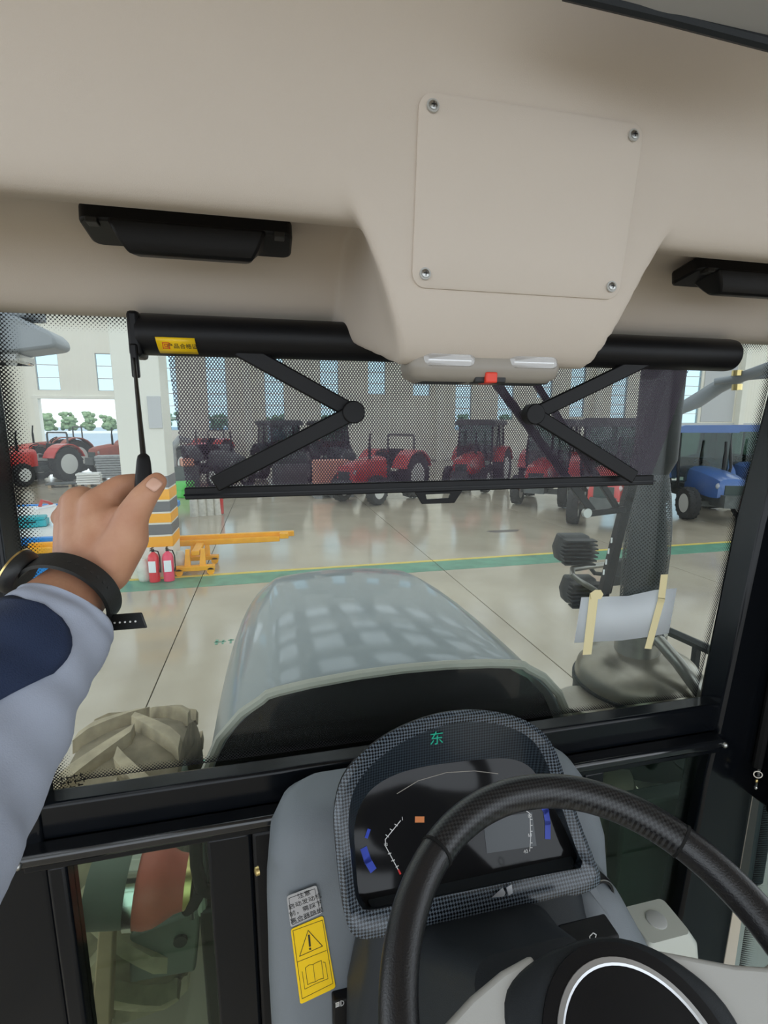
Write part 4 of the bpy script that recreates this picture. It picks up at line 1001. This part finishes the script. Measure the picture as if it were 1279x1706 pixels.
b = MB(); b.loft([crng(1.0, .2, .37, .62, .82, .05), crng(1.28, .2, .36, .62, .82, .05), crng(1.40, .2, .30, .66, .82, .05), crng(1.44, .2, .26, .70, .82, .04)]); b.build('side_shoulder', 'console', cons, angle=60)
b = MB(); b.lathe([(0, .008), (.006, .008), (.008, .004)], at(431, 1450, Y=.83)-L, (-1, -.3, 0), 12); b.build('screw', 'gold', cons)
# switches lower left and right
def switch(px, py, Y, w_, h_, nm):
    p = at(px, py, Y=Y)-L; b = MB(); b.box(p.x-w_/2, p.x+w_/2, p.y-.01, p.y+.03, p.z-h_/2, p.z+h_/2); return b.build(nm, 'blackmatt', cons, bevel=.004), p
o, p = switch(575, 1690, .79, .05, .1, 'rocker_switch')
b = MB(); c_ = at(566, 1672, Y=.778)-L
b.strip([c_+Vector((.007*cos(t)*.8+.002, 0, .006*sin(t))) for t in [radians(-90+18*k) for k in range(11)]]+[c_+Vector((.002, 0, -.006))], .0016, (0, -1, 0))
for k in range(4): b.strip([c_+Vector((-.001, 0, .0045-.003*k)), c_+Vector((-.008, 0, .0035-.003*k))], .0013, (0, -1, 0))
o = b.build('headlamp_symbol', 'white', cons); o['label'] = 'white headlamp symbol'
o, p = switch(625, 1712, .79, .045, .07, 'rocker_switch')
b = MB(); c_ = at(612, 1699, Y=.778)-L
for k in range(5): b.strip([c_+Vector((-.008+.004*k, 0, -.006)), c_+Vector((-.008+.004*k, 0, .006))], .002, (0, -1, 0))
o = b.build('lamp_symbol', 'white', cons); o['label'] = 'white striped symbol'
o, p = switch(985, 1572, .58, .09, .03, 'switch_panel')
b = MB(); c_ = at(987, 1561, Y=.568)-L
b.strip([c_+Vector(v) for v in ((0, 0, .008), (.006, 0, .003), (.004, 0, -.006), (-.004, 0, -.006), (-.006, 0, .003), (0, 0, .008))], .0014, (0, -1, 0)); o = b.build('warning_symbol', 'white', cons); o['label'] = 'white outlined symbol'
# labels on the console
ly = .7985
def lpt(x, y): return at(x, y, Y=ly)
def label_sheet(corners, m, rr_=.006):
    P = [lpt(*c) for c in corners]; cen = sum(P, Vector())/4; out = []
    for i in range(4):
        a, p, c_ = P[i-1], P[i], P[(i+1) % 4]
        d0 = (a-p).normalized()*rr_; d1 = (c_-p).normalized()*rr_
        for k in range(5):
            t = k/4; out.append(p+d0*(1-t)**2+d1*t*t)
    return out, P
lab = empty('caution_label', (-.29, ly, 1.42), 0, 'silver caution sticker with black Chinese text on the dash console', 'sticker')
poly, P = label_sheet([(477, 1493), (527, 1474), (537, 1521), (484, 1545)], 'silverlabel'); Lb = lab.location
b = MB(); b.prism([p-Lb for p in poly], (0, -.0006, 0)); b.build('sheet', 'silverlabel', lab)
exv = (P[1]-P[0]).normalized(); eyv = (P[0]-P[3]).normalized(); wv_ = (P[1]-P[0]).length; hv_ = (P[0]-P[3]).length
for i, (s, z, sz) in enumerate((('注意', .82, .0125), ('启动发动机', .60, .0125), ('前，需踩下', .37, .0125), ('离合器踏板', .14, .0125))):
    text('lettering', s, 'ink', lab, P[3]+(P[2]-P[3])*.52+eyv*hv_*z+Vector((0, -.0008, 0)), exv, eyv, sz, .0003)
def outline(corners, w_, m, parent, nm, closed=True, Lx=None, off=.0008):
    b = MB(); pts = [lpt(*c)-Lx+Vector((0, -off, 0)) for c in corners]
    if closed: pts.append(pts[0])
    b.strip(pts, w_, (0, -1, 0), .0003); o = b.build(nm, m, parent); return o
outline([(481, 1496), (524, 1480), (533, 1519), (487, 1540)], .0008, 'ink', lab, 'border', Lx=Lb)
wl_ = empty('warning_label', (-.28, ly, 1.27), 0, 'yellow warning sticker with exclamation triangle and open manual symbol', 'sticker'); Lw = wl_.location
poly, P = label_sheet([(484, 1548), (538, 1525), (559, 1645), (500, 1673)], 'yellowlabel')
b = MB(); b.prism([p-Lw for p in poly], (0, -.0006, 0)); b.build('sheet', 'yellowlabel', wl_)
zx = lambda x, y: (400+x*340/1279, 1350+y*340/1279)
outline([zx(330, 752), zx(515, 685), zx(580, 1082), zx(388, 1178)], .0009, 'ink', wl_, 'border', Lx=Lw)
outline([zx(425, 750), zx(515, 848), zx(372, 912)], .0012, 'ink', wl_, 'triangle', Lx=Lw)
outline([zx(358, 948), zx(540, 875)], .0009, 'ink', wl_, 'divider', False, Lx=Lw)
outline([zx(430, 780), zx(437, 848)], .0036, 'ink', wl_, 'exclamation_bar', False, Lx=Lw)
outline([zx(437, 862), zx(439, 868)], .0036, 'ink', wl_, 'exclamation_dot', False, Lx=Lw)
outline([zx(408, 985), zx(430, 967), zx(456, 963), zx(480, 950), zx(508, 938), zx(522, 1050), zx(495, 1056), zx(470, 1072), zx(445, 1078), zx(422, 1090)], .0009, 'ink', wl_, 'book_page', Lx=Lw)
outline([zx(456, 963), zx(470, 1072)], .0008, 'ink', wl_, 'book_spine', False, Lx=Lw)
outline([zx(388, 1008), zx(405, 1118), zx(470, 1085), zx(550, 1052), zx(532, 950), zx(518, 948)], .0008, 'ink', wl_, 'book_cover', False, Lx=Lw)

# ------------------------------------------------------------------ instrument cluster
ce = Vector((0, .162, .307)).normalized(); cn = Vector((0, -ce.z, ce.y)); cc = Vector((0, .76, 1.566))
cl = empty('instrument_cluster', cc, 0, 'hooded instrument cluster with carbon weave bezel behind the steering wheel', 'instrument cluster')
def cpt(x, y, dep=0): return onplane(x, y, cc-cn*dep, cn)-cc
def resample(pts, n):
    pts = [Vector(p) for p in pts]; pts.append(pts[0]); sm_ = []
    for i in range(len(pts)-1):
        for k in range(4):
            p0, p1, p2, p3 = pts[i-1 if i else -2], pts[i], pts[i+1], pts[(i+2) if i+2 < len(pts) else 1]; t = k/4
            c_ = .5*((2*p1)+(p2-p0)*t+(2*p0-5*p1+4*p2-p3)*t*t+(3*p1-p0-3*p2+p3)*t**3); sm_.append(c_)
    sm_.append(sm_[0]); d = [0]
    for a, c_ in zip(sm_, sm_[1:]): d.append(d[-1]+(c_-a).length)
    out = []; j = 0
    for i in range(n):
        s_ = d[-1]*i/n
        while d[j+1] < s_: j += 1
        t = (s_-d[j])/max(1e-9, d[j+1]-d[j]); out.append(sm_[j].lerp(sm_[j+1], t))
    return out
OUT = [(560, 1420), (556, 1360), (566, 1305), (592, 1265), (640, 1226), (695, 1199), (750, 1185), (805, 1183), (860, 1194), (900, 1216), (925, 1250), (944, 1305), (966, 1370), (990, 1432), (1001, 1462), (994, 1477), (970, 1489), (900, 1508), (800, 1531), (700, 1550), (620, 1564), (592, 1561), (578, 1540), (568, 1490)]
INN = [(584, 1420), (580, 1370), (588, 1320), (612, 1282), (655, 1246), (705, 1220), (755, 1205), (805, 1203), (852, 1213), (885, 1232), (906, 1262), (924, 1310), (944, 1370), (962, 1420), (971, 1438), (967, 1446), (945, 1450), (885, 1462), (790, 1482), (700, 1500), (630, 1514), (606, 1516), (597, 1505), (590, 1480)]
SCR = [(592, 1424), (590, 1380), (600, 1342), (622, 1312), (660, 1290), (708, 1277), (757, 1270), (805, 1265), (848, 1264), (880, 1276), (902, 1304), (920, 1340), (940, 1380), (957, 1418), (966, 1435), (962, 1440), (940, 1445), (880, 1457), (790, 1476), (700, 1493), (632, 1507), (610, 1508), (602, 1498), (596, 1480)]
NN = 96
def to3(pl, dep): return resample([cpt(x, y, dep) for x, y in pl], NN)
o0, o1, i1, s1 = to3(OUT, .0), to3(OUT, 0), to3(INN, 0), to3(SCR, .035)
back = [p*.93-cn*.07 for p in o0]
mid = [(a*.62+c_*.38)+cn*.008 for a, c_ in zip(o1, i1)]
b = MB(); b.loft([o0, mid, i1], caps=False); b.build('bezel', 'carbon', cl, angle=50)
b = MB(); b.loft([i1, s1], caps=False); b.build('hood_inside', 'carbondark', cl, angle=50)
b = MB(); b.loft([o0, [p-cn*.012 for p in o0], back, [(p+cn*.07)*.2-cn*.07 for p in back]], caps=False); b.build('back_shell', 'blackmatt', cl, angle=50)
scr = MB(); scr.prism(s1, -cn*.004); scro = scr.build('screen', 'screen', cl, smooth=False)
e1 = Vector((1, 0, 0))
def smark(pts, w_, m, nm, dep=.0342):
    b = MB(); b.strip([cpt(x, y, dep) for x, y in pts], w_, cn, .0003); return b.build(nm, m, scro)
zc = lambda x, y: (540+x*500/1279, 1160+y*500/1279)
smark([zc(325, 530), zc(260, 610), zc(262, 640), zc(318, 745)], .0014, 'white', 'gauge_scale')
for a in ((300, 545, 312, 552), (280, 565, 291, 573), (262, 590, 274, 600), (272, 672, 284, 668), (287, 702, 300, 697), (305, 728, 316, 722)): smark([zc(a[0], a[1]), zc(a[2], a[3])], .0013, 'white', 'gauge_tick')
smark([zc(316, 740), zc(324, 756)], .003, 'redprint', 'gauge_red_zone')
smark([zc(822, 470), zc(850, 480), zc(876, 500), zc(878, 560), zc(879, 605), zc(875, 660)], .0014, 'white', 'gauge_scale')
for y in (525, 550, 575, 625, 645): smark([zc(877, y), zc(886, y)], .0013, 'white', 'gauge_tick')
smark([zc(170, 655), zc(185, 700), zc(205, 735)], .013, 'blueprint', 'indicator_band'); smark([zc(180, 600), zc(190, 570)], .006, 'blueprint', 'indicator_band')
smark([zc(920, 448), zc(945, 490), zc(952, 540), zc(952, 600)], .012, 'blueprint', 'indicator_band')
smark([zc(393, 525), zc(420, 525)], .010, 'orangeprint', 'warning_light')
smark([zc(720, 590), zc(860, 570)], .058, 'lcd', 'display_pane', .0345)
smark([zc(310, 415), zc(400, 360), zc(520, 325), zc(640, 318), zc(740, 330)], .0012, 'lampbase', 'printed_arc')
def stext(s, x, y, size, m='white'):
    o = text('lettering', s, m, None, (0, 0, 0), e1, ce, size, .0003); o.parent = scro; o.location = cpt(*zc(x, y), .0338)
stext('80', 876, 510, .0085); stext('60', 876, 592, .0085); stext('40', 858, 662, .0095); stext('1', 333, 522, .0085); stext('1/2', 262, 632, .006)
# green hand-written mark on the inside of the hood
q0 = cpt(730, 1221, .008)
o = text('green_mark', '东', 'greenpen', None, (0, 0, 0), e1, ce, .030, .0006); o.parent = cl
hn = (s1[0]-i1[0])
kb_ = min(range(NN), key=lambda k: abs((i1[k].lerp(s1[k], .3)-q0).dot(e1))+(0 if i1[k].dot(ce) > 0 else 9))
pA, pB = i1[kb_], s1[kb_]; ey2 = (pA-pB).normalized(); ez2 = e1.cross(ey2).normalized(); ey2 = ez2.cross(e1); q0 = pA.lerp(pB, .28)+ez2*.002
o.matrix_local = Matrix(((1, ey2.x, ez2.x, q0.x), (0, ey2.y, ez2.y, q0.y), (0, ey2.z, ez2.z, q0.z), (0, 0, 0, 1)))
o['label'] = 'green hand-written character'
smk = MB(); p = cpt(837, 1489, -.004); smk.prism([cpt(x, y, -.0095) for x, y in (zc(712, 858), zc(760, 815), zc(772, 838), zc(765, 852))], cn*.0006); smk.prism([cpt(x, y, -.0095) for x, y in (zc(775, 815), zc(798, 802), zc(803, 838), zc(785, 850))], cn*.0006); smk.build('badge', 'ringsilver', cl, smooth=False)
# round knob right of the cluster
kn = empty('ring_knob', at(1001, 1487, Y=.70), 0, 'black ring-shaped knob with a silver edge at the corner of the cluster', 'knob')
kax = (ce*-.25+cn).normalized()
b = MB(); b.lathe([(-.03, .028), (0, .028), (.005, .0255), (.005, .020), (-.012, .019)], (0, 0, 0), kax, 32); b.build('ring', 'blackmatt', kn)
b = MB(); b.lathe([(.0045, .0262), (.0062, .025), (.0045, .0238)], (0, 0, 0), kax, 40, close=True); b.build('silver_edge', 'screw', kn)
b = MB(); b.lathe([(-.02, .0185), (-.006, .0185), (-.004, .015)], (0, 0, 0), kax, 24); b.build('centre', 'darkgrey', kn)
# steering column cowl, reservoir
sc_ = empty('column_cowl', (.0, .6, 1.3), 0, 'dark grey steering column cowl below the cluster', 'cowl'); L = sc_.location
def rg2(c_, hw, hh, nrm): 
    nrm = Vector(nrm).normalized(); u = Vector((1, 0, 0)); v = nrm.cross(u)
    return [Vector(c_)-L+u*x+v*y for x, y in roundrect(hw, hh, min(hw, hh)*.5, 5)]
b = MB(); b.loft([rg2((0, .78, 1.2), .16, .13, (0, -.8, .6)), rg2((0, .66, 1.33), .15, .11, (0, -.8, .6)), rg2((0, .57, 1.42), .12, .085, (0, -.7, .7)), rg2((0, .47, 1.53), .09, .07, (0, -.5, .8))]); b.build('cowl', 'darkgrey', sc_, angle=55)
b = MB(); b.tube([(0, -.12, .22), (0, -.22, .36)], .035, 18); b.build('shaft', 'blackmatt', sc_)
rs = empty('reservoir_box', at(1090, 1560, Y=.80), 0, 'pale translucent plastic reservoir box between console and pillar', 'box')
b = MB(); b.loft([[(x*s_, y*s_, z) for x, y in roundrect(.075, .06, .018)] for s_, z in ((1.05, -.16), (1.0, -.02), (.93, .02), (.72, .045))]); b.build('body', 'beigebox', rs, angle=50)
b = MB(); b.lathe([(.04, .022), (.0475, .022), (.049, .019)], (0, 0, 0), (0, 0, 1), 20); b.build('cap', 'lightgrey', rs)
b = MB(); b.tube([(.075, 0, -.03), (.1, .0, -.02), (.115, .0, -.06)], .006, 8); b.build('pipe', 'rubber', rs)

# ------------------------------------------------------------------ steering wheel
t = radians(23.1); e2 = Vector((0, cos(t), sin(t))); wn = Vector((0, -sin(t), cos(t))); wc = Vector((0, .351, 1.697))
sw = empty('steering_wheel', wc, 0, 'black leather steering wheel with perforated upper grip and pale spokes', 'steering wheel')
def wp_(u, v, h=0): return e1*u+e2*v+wn*h
RW, rw = .2295, .0208
def arc(a0, a1, r_, nm, m, n=48, h=0):
    rings = []
    for k in range(n+1):
        a = a0+(a1-a0)*k/n; c_ = wp_(RW*cos(a), RW*sin(a), h); ro = wp_(cos(a), sin(a))
        rings.append([c_+ro*(r_*cos(q))+wn*(r_*1.12*sin(q)) for q in [2*pi*j/18 for j in range(18)]])
    b = MB(); b.loft(rings); return b.build(nm, m, sw, angle=70)
aL, aR = math.atan2(.19, -.153), math.atan2(.153, .211)
arc(aR, aL, rw*1.03, 'upper_grip', 'grip'); arc(aL, aR+2*pi, rw, 'rim', 'leather', 96)
for a in (aL, aR): arc(a-.008, a+.008, rw*1.07, 'seam_ring', 'rubber', 2)
# spokes: thick pale blades from hub to rim
def blade(pts_up, pts_dn, nm, m, h0=-.012, th=.02):
    P = [wp_(*p) for p in pts_up]+[wp_(*p) for p in pts_dn[::-1]]
    b = MB(); b.prism([p+wn*h0 for p in P], wn*th); return b.build(nm, m, sw, bevel=.006, seg=3)
blade([(-.07, .062), (-.11, .055), (-.15, .042), (-.188, .025), (-.222, .012)], [(-.07, -.06), (-.12, -.055), (-.16, -.05), (-.20, -.055), (-.225, -.07)], 'spoke', 'lightgrey')
blade([(.07, .040), (.11, .026), (.15, .012), (.188, .003), (.222, .010)], [(.07, -.09), (.12, -.085), (.16, -.08), (.20, -.085), (.222, -.09)], 'spoke', 'lightgrey')
blade([(-.045, -.05), (0, -.05), (.045, -.05)], [(-.03, -.224), (0, -.226), (.03, -.224)], 'spoke', 'lightgrey')
hb = []
hubo = [(-.122, .02), (-.105, .043), (-.06, .058), (0, .062), (.05, .05), (.09, .022), (.115, -.018), (.105, -.07), (.06, -.12), (0, -.135), (-.06, -.12), (-.11, -.07), (-.125, -.02)]
hubo = resample([wp_(u, v) for u, v in hubo], 64); hc = wp_(-.005, -.035)
b = MB(); b.loft([[hc+(p-hc)*s_+wn*h_ for p in hubo] for s_, h_ in ((.9, -.05), (1.0, -.012), (1.0, .008), (.96, .014), (.8, .018))]); b.build('hub_cover', 'darkgrey', sw, angle=50)
rcn = wp_(-.006, -.042, .018)
b = MB(); b.lathe([(-.004, .098), (.002, .097), (.003, .086)], rcn, wn, 56); b.build('hub_pad_edge', 'blackmatt', sw)
b = MB(); b.lathe([(.0, .085), (.004, .0835), (.0045, .0785), (.002, .075)], rcn, wn, 64, close=True); b.build('silver_ring', 'ringsilver', sw)
b = MB(); b.lathe([(-.002, .0765), (.002, .0755), (.0045, .05), (.005, .001)], rcn, wn, 56); b.build('horn_pad', 'blackmatt', sw)
b = MB(); b.tube([rcn+wp_(.03*cos(a), .018*sin(a)-.022, .0048) for a in [radians(20+14*k) for k in range(11)]], .0012, 8); b.build('embossed_arc', 'screw', sw)
b = MB(); b.tube([-wn*.03, -wn*.11], [.03, .04], 20); b.build('column_boss', 'blackmatt', sw)

# ------------------------------------------------------------------ person: arm, hand, sleeve
per = empty('person', deep(-150, 1400, .33), 0, 'person\'s arm in grey and navy sleeve, hand pinching the shade cord handle', 'person'); L = per.location
b = MB()
def cap(p, q): b.capsule(deep(*p[:3])-L, p[3], deep(*q[:3])-L, q[3])
WR = (142, 968, .475, .029)
cap((-90, 1230, .35, .040), (80, 1030, .43, .035)); cap((80, 1030, .43, .035), WR)
K = [(166, 842, .497, .0185), (136, 840, .512, .0195), (121, 862, .527, .0175), (124, 893, .54, .0155)]
for k, w_ in zip(K, ((165, 950, .475, .026), (150, 945, .478, .027), (138, 945, .485, .026), (135, 950, .49, .024))):
    cap(WR, w_); cap(w_, k)
cap((160, 900, .495, .026), (185, 880, .49, .024))
# thumb
cap((175, 950, .475, .024), (210, 898, .474, .0205)); cap((210, 898, .474, .0205), (219, 862, .470, .0155)); cap((219, 862, .470, .0155), (238, 830, .468, .0128)); cap((238, 830, .468, .0128), (261, 803, .472, .0098))
cap((190, 880, .49, .020), (205, 868, .482, .016))
# index finger
cap(K[0], (200, 811, .503, .0125)); cap((200, 811, .503, .0125), (226, 806, .512, .0112)); cap((226, 806, .512, .0112), (246, 812, .522, .0098))
# curled fingers
for k, c1_, c2_, c3_ in ((K[1], (118, 838, .557, .0125), (150, 850, .578, .0112), (178, 862, .560, .010)), (K[2], (104, 862, .568, .012), (138, 876, .590, .011), (168, 884, .570, .010)), (K[3], (110, 894, .578, .0105), (140, 902, .596, .0095), (165, 905, .575, .009))):
    cap(k, c1_); cap(c1_, c2_); cap(c2_, c3_)
arm_o = b.build('arm_and_hand', 'skin', per)
rm = arm_o.modifiers.new('rm', 'REMESH'); rm.mode = 'VOXEL'; rm.voxel_size = .0026; rm.use_smooth_shade = True
sm = arm_o.modifiers.new('sm', 'SMOOTH'); sm.factor = .6; sm.iterations = 9
# thumb nail
a0, a1 = deep(249, 815, .4580)-L, deep(264, 799, .4620)-L; ax_ = (a1-a0).normalized(); to_cam = (-FW).normalized(); sd = ax_.cross(to_cam).normalized(); tc_ = sd.cross(ax_)
rings = []
for k in range(7):
    tt = k/6; c_ = a0.lerp(a1, tt); hw = .0062*(1-.25*(2*tt-1)**4)
    rings.append([c_+sd*(hw*sin(q))+tc_*(.0020*cos(q*1.0)-.0010+.0008*sin(pi*tt)) for q in [radians(-90+30*j) for j in range(7)]])
b = MB(); b.loft(rings, closed=False, caps=False); no = b.build('thumb_nail', 'nail', per, angle=80); m_ = no.modifiers.new('t', 'SOLIDIFY'); m_.thickness = .001
# sleeve
axp = [(112, 1022, .440, .042), (98, 1040, .432, .0455), (70, 1078, .416, .0485), (30, 1130, .397, .0515), (-15, 1195, .376, .057), (-75, 1280, .35, .062), (-150, 1385, .318, .068), (-230, 1500, .285, .07)]
C_ = [deep(*p[:3])-L for p in axp]; R_ = [p[3] for p in axp]
cs, rs_ = [], []
for i in range(len(C_)-1):
    for k in range(6):
        tt = k/6; p0, p1, p2, p3 = C_[max(i-1, 0)], C_[i], C_[i+1], C_[min(i+2, len(C_)-1)]
        cs.append(.5*((2*p1)+(p2-p0)*tt+(2*p0-5*p1+4*p2-p3)*tt*tt+(3*p1-p0-3*p2+p3)*tt**3)); rs_.append(R_[i]*(1-tt)+R_[i+1]*tt)
random.seed(3)
def sring(i, a_list, off=0.0):
    c_ = cs[i]; d = (cs[min(i+1, len(cs)-1)]-cs[max(i-1, 0)]).normalized()
    bv = (-FW-d*(-FW).dot(d)).normalized(); av = bv.cross(d).normalized()
    if av.dot(RT) < 0: av = -av
    out = []
    for a in a_list:
        wr = 1+.022*sin(i*.9+2.2*sin(a))+.018*sin(3*a+i*.35)+.012*sin(5*a-i*.6)
        out.append(c_+(av*cos(a)+bv*sin(a))*(rs_[i]*wr+off))
    return out
al = [2*pi*k/56 for k in range(56)]
inner = [[p*.94+cs[0]*.06 for p in sring(1, al)], [p*.95+cs[0]*.05 for p in sring(0, al)]]
b = MB(); b.loft([[cs[4]+(p-cs[4])*.9 for p in sring(4, al)], [cs[0]+(p-cs[0])*.95 for p in sring(0, al)]]+[sring(i, al) for i in range(len(cs))], caps=False); b.build('sleeve', 'sleeve', per, angle=80)
# navy patch on the sleeve
rows = []
for i in range(8, len(cs)):
    lo = radians(40+75*math.exp(-(i-8)/1.5)) if i < 18 else radians(40+(i-18)*3.2); hi = radians(215)
    rows.append(sring(i, [lo+(hi-lo)*k/26 for k in range(27)], .0012))
b = MB(); b.loft(rows, caps=False, closed=False); nv = b.build('navy_panel', 'navy', per, angle=80); nv['label'] = 'dark navy cloth panel of the sleeve'
m_ = nv.modifiers.new('t', 'SOLIDIFY'); m_.thickness = .0012; m_.offset = 1
# watch
wa0, wa1 = deep(92, 1014, .437), deep(145, 962, .476); wax = (wa1-wa0).normalized(); wcen = wa0.lerp(wa1, .42)
wt = empty('wristwatch', wcen, 0, 'black strap wristwatch with thin gold rim on the wrist', 'watch')
bv = (-FW-wax*(-FW).dot(wax)).normalized(); av = bv.cross(wax).normalized()
if av.dot(RT) < 0: av = -av
def wring(a, r_, h_): return (av*cos(a)+bv*sin(a)*.92)*r_+wax*h_
rings = []
for k in range(57):
    a = radians(-85+250*k/56); rings.append([wring(a, .0405, -.0105), wring(a, .0405, .0105), wring(a, .0435, .0095), wring(a, .0435, -.0095)])
b = MB(); b.loft(rings); b.build('strap', 'watch', wt, angle=50)
rings = []
for k in range(20):
    a = radians(205+70*k/19); rings.append([wring(a, .0405, -.0105), wring(a, .0405, .0105), wring(a, .0435, .0095), wring(a, .0435, -.0095)])
b = MB(); b.loft(rings); b.build('strap', 'watch', wt, angle=50)
for k in range(7):
    a = radians(28+9*k); b = MB(); b.cyl(wring(a, .0425, 0), wring(a, .0439, 0), .0016, n=8); b.build('strap_hole', 'ink', wt)
a = radians(160); cd_ = wring(a, .044, 0); nd = wring(a, 1, 0).normalized()
b = MB(); b.lathe([(-.004, .017), (.0, .0205), (.006, .021), (.0085, .0195)], cd_, nd, 40); b.build('case', 'watch', wt)
b = MB(); b.lathe([(.0062, .0212), (.0078, .0212), (.0078, .0198), (.0062, .0198)], cd_, nd, 48, close=True); b.build('bezel', 'gold', wt)
b = MB(); b.lathe([(.0070, .0197), (.0084, .0190), (.0086, .001)], cd_, nd, 40); b.build('dial', 'screen', wt)
ta, tb_ = deep(168, 1039, .455)-wcen, deep(243, 1034, .448)-wcen; td = (tb_-ta).normalized(); ts = td.cross(-FW).normalized()*.0075
b = MB(); b.prism([ta+ts, ta-ts, tb_-td*.004-ts*1.0, tb_+ts*.9], FW*.0025); b.build('strap_tail', 'watch', wt, bevel=.001)
for k in range(6):
    p = ta.lerp(tb_, .2+.115*k)-FW*.0002; b = MB(); b.cyl(p, p-FW*.0004, .0009, n=8); b.build('strap_hole', 'white', wt)
b = MB(); p = ta; b.box(p.x-.003, p.x+.004, p.y-.003, p.y+.003, p.z-.009, p.z+.009); b.build('buckle', 'gold', wt, bevel=.001)
